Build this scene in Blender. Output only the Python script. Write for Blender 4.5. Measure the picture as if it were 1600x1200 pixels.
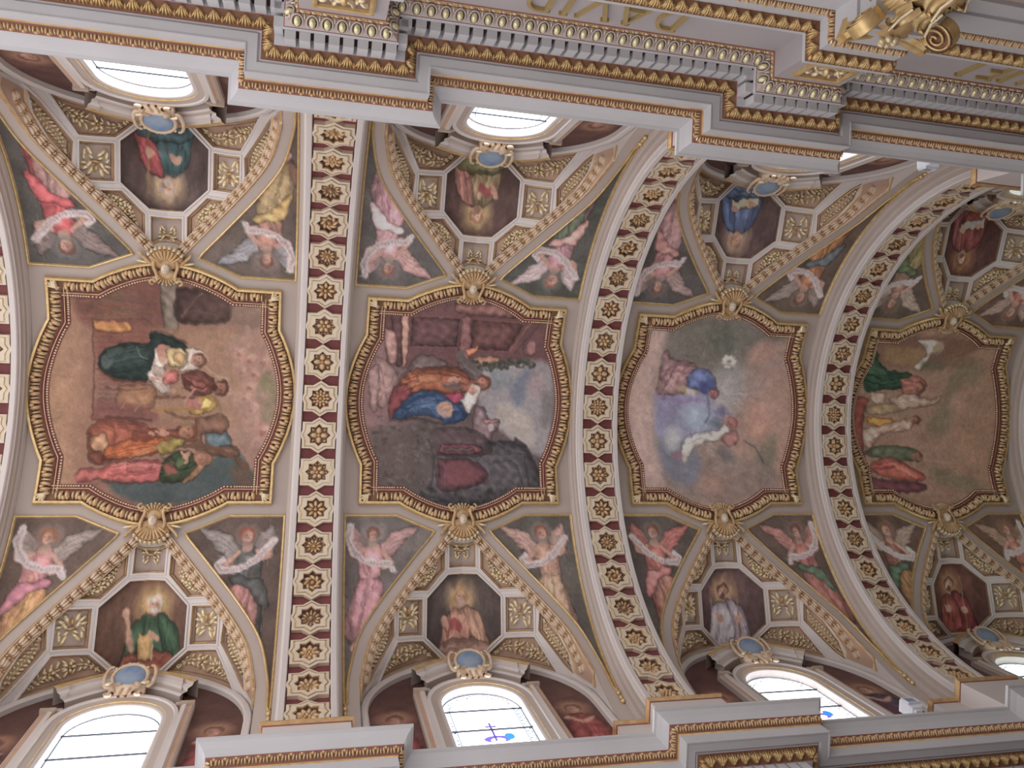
import bpy, bmesh, math, random
import numpy as np
from mathutils import Matrix, Vector
from mathutils.geometry import delaunay_2d_cdt

for o in list(bpy.data.objects):
    bpy.data.objects.remove(o)
scene = bpy.context.scene
COL = scene.collection
random.seed(7)
rng = np.random.default_rng(11)

# ------------------------------------------------------------------ camera
H = 14.27            # height of the vault springing above the nave floor
cam_data = bpy.data.cameras.new('camera')
cam = bpy.data.objects.new('camera', cam_data)
COL.objects.link(cam)
RT = [[0.96993591, -0.04232814, -0.23965113], [0.04557485, 0.99892874, 0.00801951], [0.23905495, -0.01870047, 0.97082595]]
right, down, fwd = (Vector(r) for r in RT)
cm = Matrix((right, -down, -fwd)).transposed().to_4x4()
cm.translation = Vector((-0.11406, -0.8078, -12.67131)) + Vector((0, 0, H))
cam.matrix_world = cm
cam_data.sensor_width = 36.0
cam_data.lens = 27.9601
cam_data.shift_x = -(1.897) / 1600.0
cam_data.shift_y = (-46.177) / 1600.0
cam_data.clip_end = 300
scene.camera = cam

# ------------------------------------------------------------------ light
world = bpy.data.worlds.new('world')
scene.world = world
world.use_nodes = True
bg = world.node_tree.nodes['Background']
bg.inputs[0].default_value = (1.0, 0.955, 0.95, 1)
bg.inputs[1].default_value = 1.85
vs = scene.view_settings
vs.view_transform = 'Standard'
vs.look = 'None'
vs.gamma = 1.0
vs.use_curve_mapping = False
vs.exposure = 0.0
WINDOW_LIGHT = 5.0
scene.cycles.max_bounces = 5
scene.cycles.diffuse_bounces = 4
scene.cycles.glossy_bounces = 2
scene.cycles.caustics_reflective = False
scene.cycles.caustics_refractive = False

# ------------------------------------------------------------------ materials
def lin(c):
    return tuple(((x / 255) / 12.92 if x / 255 <= .04045 else ((x / 255 + .055) / 1.055) ** 2.4) for x in c)

MATS = {}
def material(name, rgb, rough=.6, metal=0.0, var=.12, scale=3.0, bump=0.0, spec=.3, rgb2=None, detail_scale=None):
    m = bpy.data.materials.new(name)
    m.use_nodes = True
    nt = m.node_tree
    b = nt.nodes['Principled BSDF']
    b.inputs['Roughness'].default_value = rough
    b.inputs['Metallic'].default_value = metal
    b.inputs['Specular IOR Level'].default_value = spec
    c = lin(rgb)
    tc = nt.nodes.new('ShaderNodeTexCoord')
    n = nt.nodes.new('ShaderNodeTexNoise')
    n.inputs['Scale'].default_value = scale
    n.inputs['Detail'].default_value = 5
    r = nt.nodes.new('ShaderNodeValToRGB')
    c2 = lin(rgb2) if rgb2 else tuple(x * (1 - 2 * var) for x in c)
    r.color_ramp.elements[0].position = .3
    r.color_ramp.elements[1].position = .7
    r.color_ramp.elements[0].color = (*c2, 1)
    r.color_ramp.elements[1].color = (*c, 1)
    nt.links.new(tc.outputs['Object'], n.inputs['Vector'])
    nt.links.new(n.outputs['Fac'], r.inputs['Fac'])
    nt.links.new(r.outputs['Color'], b.inputs['Base Color'])
    if bump:
        n2 = nt.nodes.new('ShaderNodeTexNoise')
        n2.inputs['Scale'].default_value = detail_scale or scale * 8
        n2.inputs['Detail'].default_value = 4
        bp = nt.nodes.new('ShaderNodeBump')
        bp.inputs['Strength'].default_value = bump
        bp.inputs['Distance'].default_value = .02
        nt.links.new(tc.outputs['Object'], n2.inputs['Vector'])
        nt.links.new(n2.outputs['Fac'], bp.inputs['Height'])
        nt.links.new(bp.outputs['Normal'], b.inputs['Normal'])
    MATS[name] = m
    return m

material('plaster', (196, 183, 175), .7, var=.05, scale=.6, bump=.08)
material('white', (220, 212, 209), .55, var=.04, scale=.9, bump=.05)
material('cornice', (206, 206, 210), .5, var=.04, scale=1.2, bump=.05)
material('frieze', (186, 179, 182), .6, var=.05, scale=1.0)
material('cream', (226, 214, 198), .55, var=.10, scale=4.0, rgb2=(214, 196, 170))
material('maroon', (130, 74, 75), .55, var=.12, scale=5.0)
material('redline', (158, 102, 92), .5, var=.1, scale=6.0)
material('tan', (200, 168, 146), .7, var=.08, scale=2.5, bump=.1)
material('mauve', (190, 172, 162), .7, var=.08, scale=2.5, bump=.1)
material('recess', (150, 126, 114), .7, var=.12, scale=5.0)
material('gold', (232, 208, 158), .36, metal=.55, var=.14, scale=9.0, rgb2=(212, 176, 120))
material('palegold', (244, 230, 202), .30, metal=.35, var=.14, scale=12.0, rgb2=(226, 204, 162))
material('oldgold', (220, 188, 140), .40, metal=.45, var=.16, scale=9.0, rgb2=(196, 156, 112))
material('rosegold', (230, 200, 162), .42, metal=.25, var=.14, scale=9.0, rgb2=(206, 170, 126))
material('stucco', (228, 208, 186), .5, metal=.05, var=.1, scale=8.0, rgb2=(205, 176, 146))
material('shellstone', (216, 188, 150), .45, metal=.2, var=.14, scale=8.0, rgb2=(190, 152, 108))
material('egg', (240, 232, 190), .25, metal=.35, var=.05, scale=5.0)
material('marble', (150, 138, 130), .35, var=.2, scale=.8)
material('umber', (142, 104, 78), .55, var=.15, scale=8.0)
material('cup', (206, 192, 188), .5, var=.06, scale=6.0)
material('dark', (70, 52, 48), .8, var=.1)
material('brown', (92, 62, 56), .7, var=.15, scale=1.5)
material('blue', (104, 138, 184), .3, var=.3, scale=4.0, rgb2=(160, 172, 184))
material('boxwhite', (230, 234, 242), .4, var=.02)
material('boxglass', (150, 165, 185), .1, var=.05)
material('lead', (60, 66, 78), .5, var=.05)
material('letter', (206, 182, 128), .4, metal=.5, var=.08)
material('face', (226, 212, 192), .6, var=.05, scale=6)

def paint_material(name='fresco'):
    m = bpy.data.materials.new(name)
    m.use_nodes = True
    nt = m.node_tree
    b = nt.nodes['Principled BSDF']
    b.inputs['Roughness'].default_value = .62
    b.inputs['Specular IOR Level'].default_value = .25
    a = nt.nodes.new('ShaderNodeAttribute')
    a.attribute_name = 'Paint'
    n = nt.nodes.new('ShaderNodeTexNoise')
    n.inputs['Scale'].default_value = 9
    n.inputs['Detail'].default_value = 8
    tc = nt.nodes.new('ShaderNodeTexCoord')
    mr = nt.nodes.new('ShaderNodeMapRange')
    mr.inputs['To Min'].default_value = .84
    mr.inputs['To Max'].default_value = 1.16
    mx = nt.nodes.new('ShaderNodeMix')
    mx.data_type = 'RGBA'
    mx.blend_type = 'MULTIPLY'
    mx.inputs['Factor'].default_value = 1
    nt.links.new(tc.outputs['Object'], n.inputs['Vector'])
    nt.links.new(n.outputs['Fac'], mr.inputs['Value'])
    nt.links.new(a.outputs['Color'], mx.inputs['A'])
    nt.links.new(mr.outputs['Result'], mx.inputs['B'])
    nt.links.new(mx.outputs['Result'], b.inputs['Base Color'])
    MATS[name] = m
paint_material()

def glass_material(name, lum, pattern, emblem):
    """leaded glass with daylight behind it: dark lead scrollwork along the border, a small blue emblem"""
    m = bpy.data.materials.new(name)
    m.use_nodes = True
    nt = m.node_tree
    nt.nodes.remove(nt.nodes['Principled BSDF'])
    out = nt.nodes['Material Output']
    em = nt.nodes.new('ShaderNodeEmission')
    em.inputs['Strength'].default_value = WINDOW_LIGHT * lum
    tc = nt.nodes.new('ShaderNodeTexCoord')
    sp = nt.nodes.new('ShaderNodeSeparateXYZ')
    nt.links.new(tc.outputs['Object'], sp.inputs[0])
    def mt(op, a, b=None, c=None):
        n = nt.nodes.new('ShaderNodeMath'); n.operation = op
        for k, x in enumerate((a, b, c)):
            if x is None: continue
            if isinstance(x, (int, float)): n.inputs[k].default_value = x
            else: nt.links.new(x, n.inputs[k])
        return n.outputs[0]
    x, z = sp.outputs['X'], sp.outputs['Z']
    up = mt('MAXIMUM', mt('SUBTRACT', z, 1.95), 0.0)
    r = mt('SQRT', mt('ADD', mt('MULTIPLY', x, x), mt('MULTIPLY', up, up)))
    edge = mt('GREATER_THAN', r, .735)
    col = (1.0, 1.0, 1.02) if lum > .5 else (.9, 1.0, .92)
    def mix(fac, a, b):
        n = nt.nodes.new('ShaderNodeMix'); n.data_type = 'RGBA'
        nt.links.new(fac, n.inputs['Factor'])
        if isinstance(a, tuple): n.inputs['A'].default_value = (*a, 1)
        else: nt.links.new(a, n.inputs['A'])
        n.inputs['B'].default_value = (*b, 1)
        return n.outputs['Result']
    c = mix(edge, col, (.05, .06, .08))
    if pattern:
        band_ = mt('MULTIPLY', mt('GREATER_THAN', r, .62), mt('LESS_THAN', r, .73))
        sc = mt('GREATER_THAN', mt('MULTIPLY', mt('SINE', mt('MULTIPLY', x, 46.0)), mt('SINE', mt('MULTIPLY', z, 46.0))), .5)
        c = mix(mt('MULTIPLY', band_, sc), c, (.03, .04, .06))
        c = mix(mt('LESS_THAN', mt('ABSOLUTE', mt('SUBTRACT', r, .61)), .012), c, (.08, .10, .14))
    if emblem:
        def ell(cx, cz, rx, rz):
            a_ = mt('DIVIDE', mt('SUBTRACT', x, cx), rx); b_ = mt('DIVIDE', mt('SUBTRACT', z, cz), rz)
            return mt('LESS_THAN', mt('ADD', mt('MULTIPLY', a_, a_), mt('MULTIPLY', b_, b_)), 1.0)
        def rect(cx, cz, rx, rz):
            return mt('MULTIPLY', mt('LESS_THAN', mt('ABSOLUTE', mt('SUBTRACT', x, cx)), rx), mt('LESS_THAN', mt('ABSOLUTE', mt('SUBTRACT', z, cz)), rz))
        c = mix(ell(.05, .82, .24, .13), c, (.07, .05, .24)); c = mix(ell(.05, .78, .13, .08), c, col)
        c = mix(rect(.02, 1.1, .02, .35), c, (.04, .03, .12)); c = mix(rect(.02, 1.30, .10, .03), c, (.04, .03, .12)); c = mix(ell(.28, .9, .09, .12), c, (.02, .10, .28))
    nt.links.new(c, em.inputs['Color'])
    nt.links.new(em.outputs[0], out.inputs[0])
    MATS[name] = m
glass_material('glass_plain', 1.0, False, False)
glass_material('glass_bordered', 1.0, True, False)
glass_material('glass_emblem', 1.0, True, True)
glass_material('glass_shaded', .7, True, True)
glass_material('glass_dim', .5, True, False)

# ------------------------------------------------------------------ mesh helpers
class M:
    def __init__(s):
        s.v = []; s.f = []; s.mi = []; s.names = []; s.cur = 0; s.smooth = False
    def mat(s, name):
        if name not in s.names:
            s.names.append(name)
        s.cur = s.names.index(name)
        return s
    def add(s, verts, faces):
        b = len(s.v)
        s.v.extend(tuple(x) for x in verts)
        for f in faces:
            s.f.append(tuple(i + b for i in f)); s.mi.append(s.cur)
    def grid(s, rows, closed=False):
        n = len(rows[0]); vs_ = [p for r in rows for p in r]; fs = []
        for i in range(len(rows) - 1):
            for j in range(n if closed else n - 1):
                k = (j + 1) % n
                fs.append((i * n + j, i * n + k, (i + 1) * n + k, (i + 1) * n + j))
        s.add(vs_, fs)
    def box(s, c, h):
        x, y, z = c; a, b, d = h
        vv = [(x + i * a, y + j * b, z + k * d) for k in (-1, 1) for j in (-1, 1) for i in (-1, 1)]
        s.add(vv, [(0, 2, 3, 1), (4, 5, 7, 6), (0, 1, 5, 4), (2, 6, 7, 3), (0, 4, 6, 2), (1, 3, 7, 5)])
    def blob(s, o, ax, ay, az, seg=6, rings=4, half=False):
        """ellipsoid with axis vectors; half: only the +az dome"""
        o = np.array(o, float); ax = np.array(ax, float); ay = np.array(ay, float); az = np.array(az, float)
        lo = 0 if half else -math.pi / 2
        vs_ = []; n = rings
        for i in range(n):
            t = lo + (math.pi / 2 - lo) * (i + (0 if half else 1)) / (n if half else n + 1)
            for j in range(seg):
                a = 2 * math.pi * j / seg
                vs_.append(o + math.cos(t) * (math.cos(a) * ax + math.sin(a) * ay) + math.sin(t) * az)
        top = len(vs_); vs_.append(o + az)
        fs = []
        for i in range(n - 1):
            for j in range(seg):
                k = (j + 1) % seg
                fs.append((i * seg + j, i * seg + k, (i + 1) * seg + k, (i + 1) * seg + j))
        for j in range(seg):
            fs.append(((n - 1) * seg + j, (n - 1) * seg + (j + 1) % seg, top))
        if not half:
            bot = len(vs_); vs_.append(o - az)
            for j in range(seg):
                fs.append((j, bot, (j + 1) % seg))
        s.add(vs_, fs)
    def tube(s, pts, r, seg=6, r1=None):
        pts = [np.array(p, float) for p in pts]; rows = []
        n = len(pts)
        for i, p in enumerate(pts):
            t = pts[min(i + 1, n - 1)] - pts[max(i - 1, 0)]
            t /= np.linalg.norm(t) + 1e-9
            u = np.cross(t, [0.3, 0.2, .93]); u /= np.linalg.norm(u) + 1e-9
            w = np.cross(t, u)
            rr = r if r1 is None else r + (r1 - r) * i / (n - 1)
            rows.append([p + rr * (math.cos(2 * math.pi * j / seg) * u + math.sin(2 * math.pi * j / seg) * w) for j in range(seg)])
        s.grid(rows, True)
    def mesh(s, name, smooth=None):
        me = bpy.data.meshes.new(name)
        me.from_pydata([tuple(map(float, p)) for p in s.v], [], s.f)
        for nm in (s.names or ['plaster']):
            me.materials.append(MATS[nm])
        me.polygons.foreach_set('material_index', s.mi)
        if smooth if smooth is not None else s.smooth:
            me.polygons.foreach_set('use_smooth', [True] * len(me.polygons))
        me.update()
        return me

class Node:
    """prototype of a thing or part: mesh shared by every copy"""
    def __init__(s, name, mesh=None, mtx=None, kids=(), kind=None, label=None):
        s.name = name; s.mesh = mesh.mesh(name) if isinstance(mesh, M) else mesh
        s.mtx = mtx; s.kids = list(kids); s.kind = kind; s.label = label
def spawn(node, parent=None, mtx=None, **props):
    o = bpy.data.objects.new(node.name, node.mesh)
    COL.objects.link(o)
    if parent is not None:
        o.parent = parent
    m = mtx if mtx is not None else node.mtx
    if m is not None:
        if parent is None: o.matrix_world = m
        else: o.matrix_local = m
    if node.kind: o['kind'] = node.kind
    if node.label: o['label'] = node.label
    for k, v in props.items():
        if v is not None: o[k] = v
    for c in node.kids:
        spawn(c, o)
    return o
def empty(name, mtx=None, parent=None, **props):
    return spawn(Node(name), parent, mtx, **props)
def T(x=0, y=0, z=0, rz=0):
    return Matrix.Translation((x, y, z)) @ Matrix.Rotation(rz, 4, 'Z')
def frame_mtx(o, ex, ey, ez):
    m = Matrix((ex, ey, ez)).transposed().to_4x4()
    m.translation = o
    return m

# ------------------------------------------------------------------ surfaces (metres; local z = 0 at the springing)
S = 5.0
RA = 5.0             # radius of the transverse arches
RV = 5.48            # radius of the barrel vault
YW = 5.50            # window wall
L = 6.35355            # bay length
ZC, RW = 1.725, 2.27 # wall arch of a lunette
def vault(u, v, h=0.0):
    t = v / RV
    return np.array([u, (RV - h) * math.sin(t), (RV - h) * math.cos(t)])
def band(u, v, h=0.0):
    t = v / RA
    return np.array([u, (RA - h) * math.sin(t), (RA - h) * math.cos(t)])
OC = np.array([(0, 2.2), (.61, 2.96), (1.235, 3.73), (1.835, 4.54), (2.25, 5.28), (2.44, 6.08), (2.5, 6.80), (2.5, 8.6)])
def smooth_line(P, n):
    """Catmull-Rom through points, n samples"""
    P = np.array(P, float)
    Q = np.vstack([2 * P[0] - P[1], P, 2 * P[-1] - P[-2]])
    out = []
    m = len(P) - 1
    for t in np.linspace(0, m - 1e-9, n):
        i = int(t); f = t - i
        a, b, c, d = Q[i], Q[i + 1], Q[i + 2], Q[i + 3]
        out.append(.5 * ((2 * b) + (c - a) * f + (2 * a - 5 * b + 4 * c - d) * f * f + (3 * b - a - 3 * c + d) * f ** 3))
    return np.array(out)
def offset_line(P, d, closed=False):
    P = np.array(P, float); n = len(P); out = []
    for i in range(n):
        if closed: a, b, c = P[i - 1], P[i], P[(i + 1) % n]
        else: a, b, c = P[max(i - 1, 0)], P[i], P[min(i + 1, n - 1)]
        t1 = b - a; t2 = c - b
        if not closed and i == 0: t1 = t2
        if not closed and i == n - 1: t2 = t1
        t1 = t1 / (np.linalg.norm(t1) + 1e-12); t2 = t2 / (np.linalg.norm(t2) + 1e-12)
        n1 = np.array([-t1[1], t1[0]]); n2 = np.array([-t2[1], t2[0]])
        m = n1 + n2; m /= np.linalg.norm(m) + 1e-12
        out.append(b + m * d / max(.4, float(m @ n1)))
    return np.array(out)
OS = smooth_line(OC, 120)                       # outer line of the lunette border (dx, arc length from the crown)
GR = offset_line(OS, .225)                      # groin
GR = GR[(GR[:, 0] > 0)]
_sl = (GR[6, 1] - GR[0, 1]) / (GR[6, 0] - GR[0, 0])
GR = np.vstack([[0, GR[0, 1] - _sl * GR[0, 0]], GR])
GMAX = GR[:, 0].max()
_gi = int(np.argmax(GR[:, 0] > GMAX - .004))
GU = GR[:_gi + 1]
def groin_v(dx):
    return float(np.interp(abs(dx), GU[:, 0], GU[:, 1]))
def lun0(u, v):
    a = min(abs(u), RW - .004)
    th = groin_v(a) / RV
    yg, zg = RV * math.sin(th), RV * math.cos(th)
    zw = ZC + math.sqrt(RW * RW - a * a)
    t = (YW - v) / (YW - yg + 1e-6)
    return np.array([u, v, zw + (zg - zw) * min(t, 1.25)])
def lun(u, v, h=0.0):
    p = lun0(u, v)
    if h == 0: return p
    e = .01
    a = lun0(u + e, v) - lun0(u - e, v); b = lun0(u, v + e) - lun0(u, v - e)
    n = np.cross(a, b); n /= np.linalg.norm(n)
    if n[2] > 0: n = -n
    return p + n * h
def wallm(u, v, h=0.0):
    return np.array([u, YW - h, v])
def tangent(sm, u, v, h=0.0, ang=0.0):
    """orthonormal frame on a surface: origin, ex (turned by ang), ey, normal towards the nave"""
    e = .01
    p = sm(u, v, h); a = sm(u + e, v, h) - sm(u - e, v, h); b = sm(u, v + e, h) - sm(u, v - e, h)
    a /= np.linalg.norm(a); b -= a * (a @ b); b /= np.linalg.norm(b)
    q = sm(u, v, h + .02) - p; n = np.cross(a, b)
    if n @ q < 0: n = -n
    ex = a * math.cos(ang) + b * math.sin(ang); ey = -a * math.sin(ang) + b * math.cos(ang)
    return p, ex, ey, n
def tmtx(sm, u, v, h=0.0, ang=0.0):
    p, ex, ey, n = tangent(sm, u, v, h, ang)
    ey = np.cross(n, ex)
    return frame_mtx(p, ex, ey, n)

def resample(P, step, closed=False):
    P = np.array(P, float)
    if closed: P = np.vstack([P, P[:1]])
    out = []
    for a, b in zip(P[:-1], P[1:]):
        n = max(1, int(math.ceil(np.linalg.norm(b - a) / step)))
        for i in range(n): out.append(a + (b - a) * i / n)
    if not closed: out.append(P[-1])
    return np.array(out)
def sweep(m, path, prof, sm, closed=False, mats=None, step=.3):
    """profile [(offset to the left of the path, height)] along a path on a surface"""
    P = resample(path, step, closed)
    rows = [[sm(q[0], q[1], h) for q in offset_line(P, d, closed)] for d, h in prof]
    for i in range(len(rows) - 1):
        if mats: m.mat(mats[i])
        m.grid([rows[i], rows[i + 1]], closed)
def inpoly(x, y, P):
    x = np.asarray(x); y = np.asarray(y); c = np.zeros(x.shape, bool)
    n = len(P)
    for i in range(n):
        x0, y0 = P[i]; x1, y1 = P[(i + 1) % n]
        if y0 == y1: continue
        k = ((y0 > y) != (y1 > y)) & (x < (x1 - x0) * (y - y0) / (y1 - y0) + x0)
        c ^= k
    return c
def fill(m, outer, holes, sm, h=0.0, step=.25, extra=None):
    """triangulated sheet on a surface with holes, real openings"""
    pts = []; edges = []
    for loop in [outer] + list(holes):
        P = resample(loop, step, True); b = len(pts)
        pts += [tuple(q) for q in P]
        edges += [(b + i, b + (i + 1) % len(P)) for i in range(len(P))]
    O = np.array(outer)
    xs = np.arange(O[:, 0].min(), O[:, 0].max(), step) if extra is None else extra
    for x in xs:
        for y in np.arange(O[:, 1].min() + step * .4, O[:, 1].max(), step):
            if inpoly(x, y, outer) and not any(inpoly(x, y, hh) for hh in holes): pts.append((x, y))
    r = delaunay_2d_cdt([Vector((float(a), float(b))) for a, b in pts], edges, [], 0, 1e-5)
    vs_ = [sm(q[0], q[1], h) for q in r[0]]
    fs = []
    for f in r[2]:
        cx = sum(r[0][i][0] for i in f) / len(f); cy = sum(r[0][i][1] for i in f) / len(f)
        if inpoly(cx, cy, outer) and not any(inpoly(cx, cy, hh) for hh in holes): fs.append(tuple(f))
    m.add(vs_, fs)
def leafblob(m, fr, x, y, ln, wd, ang, ht, seg=6, rings=3):
    """pointed relief leaf: dome on a tangent frame"""
    p, ex, ey, n = fr
    o = p + ex * x + ey * y
    a = ex * math.cos(ang) + ey * math.sin(ang); b = -ex * math.sin(ang) + ey * math.cos(ang)
    m.blob(o, a * ln, b * wd, n * ht, seg, rings, True)
def sleaf(m, sm, u, v, ln, wd, ang, ht, h0=0.0, seg=6, rings=2):
    p, ex, ey, n = tangent(sm, u, v, h0)
    a = ex * math.cos(ang) + ey * math.sin(ang); b = -ex * math.sin(ang) + ey * math.cos(ang)
    m.blob(p, a * ln, b * wd, n * ht, seg, rings, True)

PX = 1242.67
def pixel(p):
    """where a world point falls in the 1600x1200 frame (to leave out repeats the photograph shows nothing of)"""
    q = Vector(p) - cm.translation
    d = q.dot(fwd)
    if d < .1: return (-9e9, -9e9)
    return (801.9 + PX * q.dot(right) / d, 553.8 + PX * q.dot(down) / d)
def inview(p, m=120):
    u, v = pixel(p)
    return -m < u < 1600 + m and -m < v < 1200 + m

BAYS = [0, 1, 2, 3]
XM = [(k - .5) * L for k in BAYS]
ARCHES = [-1, 0, 1, 2, 3]
BAYNAME = ['manger painting', 'blue-cloaked couple painting', 'pale blue vision painting', 'green-robed woman painting']
SIDE = {1: 'lower', -1: 'upper'}
def bay_mtx(b, sg):
    return T(XM[b], 0, H, 0 if sg > 0 else math.pi)

# ================================================================== structure: ceiling shell
ceiling = empty('ceiling', T(0, 0, H), kind='structure')
def vault_shell():
    m = M().mat('plaster')
    hb = L / 2 - .40
    us = np.concatenate([np.linspace(-GMAX, GMAX, 61)])
    us = GMAX * np.sin(np.linspace(-math.pi / 2, math.pi / 2, 61))
    rows = []
    for u in us:
        g = groin_v(u) if abs(u) < GMAX - .003 else GU[-1, 1]
        rows.append([vault(u, g * t) for t in np.linspace(-1, 1, 33)])
    m.grid(rows)
    for s in (-1, 1):
        col = []
        for u in (GMAX - .004, 2.6, hb):
            r = [np.array([s * u, -RV, -2.2]), np.array([s * u, -RV, -1.0])]
            r += [vault(s * u, RV * t) for t in np.linspace(-math.pi / 2, math.pi / 2, 49)]
            r += [np.array([s * u, RV, -1.0]), np.array([s * u, RV, -2.2])]
            col.append(r)
        m.grid(col)
    return m
rf = M().mat('plaster')  # unseen outer cover, added to block light leaking through gaps in the vault
_sec = [(-5.95, -2.2), (-5.95, 4.7), (-4.6, 5.9), (-2.4, 6.5), (0, 6.7), (2.4, 6.5), (4.6, 5.9), (5.95, 4.7), (5.95, -2.2)]
rf.grid([[(x, y, z) for y, z in _sec] for x in (-1.6 * L, 4.1 * L)])
spawn(Node('light_block_shell', rf), ceiling)
m = vault_shell(); m.smooth = True
shell_node = Node('vault_shell', m)
for k in range(-1, 5):
    spawn(shell_node, ceiling, T((k - .5) * L, 0, 0))

# ================================================================== transverse arches with star coffers
STAR = [(-.165, .285), (0, .39), (.165, .285), (.352, .285), (.352, .105), (.392, 0), (.352, -.105), (.352, -.285),
        (.165, -.285), (0, -.39), (-.165, -.285), (-.352, -.285), (-.352, -.105), (-.392, 0), (-.352, .105), (-.352, .285)]
def star_mesh():
    m = M()
    outer = np.array(STAR)
    inner = []
    for i in range(16):
        a = math.atan2(outer[i][1] * 1.15, outer[i][0])
        k = 1.0 if i % 2 == 1 else .74
        inner.append((math.cos(a) * .235 * k, math.sin(a) * .225 * k))
    # evenly spread eight-pointed opening
    inner = []
    for i in range(16):
        a = math.pi / 2 + (1 - i) * math.pi / 8
        k = 1.0 if i % 2 == 1 else .76
        inner.append((math.cos(a) * .238 * k, math.sin(a) * .228 * k))
    inner = np.array(inner)
    def lp(t, h): return [(*(outer[i] * (1 - t) + inner[i] * t), h) for i in range(16)]
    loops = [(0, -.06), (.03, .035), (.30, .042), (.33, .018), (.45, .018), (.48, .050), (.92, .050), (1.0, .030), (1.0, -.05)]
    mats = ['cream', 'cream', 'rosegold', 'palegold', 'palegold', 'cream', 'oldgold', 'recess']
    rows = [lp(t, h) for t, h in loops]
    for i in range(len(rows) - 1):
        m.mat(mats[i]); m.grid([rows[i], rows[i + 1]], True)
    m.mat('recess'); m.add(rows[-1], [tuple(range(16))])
    return m
def rosette_mesh(t):
    m = M(); m.smooth = True
    Z = np.array([0, 0, -.045]); ex, ey, n = np.eye(3)
    fr = (Z, ex, ey, n)
    def ring(nn, r, ln, wd, ht, tw=0, ph=0):
        for i in range(nn):
            a = 2 * math.pi * i / nn + ph
            leafblob(m, fr, r * math.cos(a), r * math.sin(a), ln, wd, a + tw, ht)
    def beads(nn, r, s):
        for i in range(nn):
            a = 2 * math.pi * i / nn
            leafblob(m, fr, r * math.cos(a), r * math.sin(a), s, s, 0, s * 1.4, 5, 2)
    m.mat('rosegold')
    if t == 0:
        ring(12, .135, .05, .03, .05); ring(8, .07, .04, .03, .06); beads(10, .10, .014)
    elif t == 1:
        ring(4, .095, .085, .055, .07, ph=0); ring(4, .155, .035, .03, .05, ph=math.pi / 4)
    elif t == 2:
        beads(18, .165, .024); ring(6, .085, .06, .042, .06)
    elif t == 3:
        ring(8, .115, .078, .036, .07)
    elif t == 4:
        beads(20, .17, .022); ring(10, .095, .05, .026, .06); beads(8, .05, .018)
    elif t == 5:
        ring(8, .105, .075, .034, .07, tw=.85)
    elif t == 6:
        ring(12, .12, .05, .022, .05); beads(12, .178, .016)
    elif t == 7:
        ring(8, .11, .07, .042, .07); ring(8, .06, .04, .025, .09, ph=.39)
    elif t == 8:
        ring(10, .12, .065, .034, .06); beads(7, .05, .022)
    else:
        ring(9, .115, .072, .036, .07); ring(6, .06, .035, .022, .09)
    m.mat('oldgold'); leafblob(m, fr, 0, 0, .04, .04, 0, .09, 8, 3)
    m.v = [(x * 1.16, y * 1.12, z) for x, y, z in m.v]
    return m
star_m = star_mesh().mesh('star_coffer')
ros_m = [rosette_mesh(t).mesh('rosette') for t in range(10)]
TH = np.linspace(-math.pi / 2, math.pi / 2, 97)
def arc_sweep(m, prof, mats, flip=False):
    rows = [[np.array([u, r * math.sin(t), r * math.cos(t)]) for t in TH] for u, r in prof]
    for i in range(len(rows) - 1):
        m.mat(mats[i]); m.grid([rows[i], rows[i + 1]])
ab = M(); arc_sweep(ab, [(-.40, RA + .09), (.40, RA + .09)], ['maroon']); ab.smooth = True
ab_node = Node('arch_band', ab)
em = []
for s in (1, -1):
    e = M()
    pr_ = [(.372, RA + .095), (.372, RA + .005), (.385, RA - .01), (.47, RA - .01), (.488, RA + .01), (.488, RA + .10),
           (.515, RA + .115), (.515, RA + .20), (.53, RA + .235), (.548, RA + .25), (.548, RA + .36), (.575, RA + .385), (.60, RA + .44), (.60, RV + .03)]
    mt = ['white'] * 6 + ['plaster'] * 7
    arc_sweep(e, [(s * u, r) for u, r in pr_], mt)
    em.append(Node('edge_moulding', e))
ARCHLABEL = {-1: 'star-coffered transverse arch cut off by the left edge of the photo',
             0: 'nearly straight star-coffered transverse arch between manger and blue-cloaked couple paintings',
             1: 'star-coffered transverse arch between blue-cloaked couple and pale blue vision paintings',
             2: 'strongly curved star-coffered arch between pale blue vision and green-robed woman paintings',
             3: 'star-coffered transverse arch cut off by the right edge of the photo'}
for k in ARCHES:
    a = empty('transverse_arch', T(k * L, 0, H), label=ARCHLABEL[k], category='arch', group='transverse arches of the nave vault')
    spawn(ab_node, a)
    for e in em: spawn(e, a)
    for j in range(-10, 11):
        v = j * RA * math.pi / 20
        mt = tmtx(band, 0, v, -.035)
        if not inview(T(k * L, 0, H) @ mt.translation, 60): continue
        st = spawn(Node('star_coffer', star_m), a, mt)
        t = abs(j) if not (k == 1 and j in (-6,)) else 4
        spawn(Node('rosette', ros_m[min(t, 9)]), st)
    # attic block carrying the arch on each wall, gilt edges
    for sg in (1, -1):
        b = M()
        for hw, y0, z0, z1 in ((1.24, 5.16, -1.75, .14), (.66, 4.79, -1.75, .12)):
            loop = [(-hw, RV + .05), (-hw, y0), (hw, y0), (hw, RV + .05)]
            b.mat('white')
            b.grid([[(x, sg * y, z0) for x, y in loop], [(x, sg * y, z1 - .10) for x, y in loop]])
            for d0, za, d1, zb, mm in ((0, -.10, .02, -.09, 'redline'), (.02, -.09, .05, -.03, 'oldgold'), (.05, -.03, .05, 0, 'gold')):
                def lo(d, z): return [(-hw - d, sg * (RV + .05), z1 + z), (-hw - d, sg * (y0 - d), z1 + z), (hw + d, sg * (y0 - d), z1 + z), (hw + d, sg * (RV + .05), z1 + z)]
                b.mat(mm); b.grid([lo(d0, za), lo(d1, zb)])
            b.mat('white'); b.add(lo(.05, 0), [(0, 1, 2, 3)])
        spawn(Node('attic_block', b), a)

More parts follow.
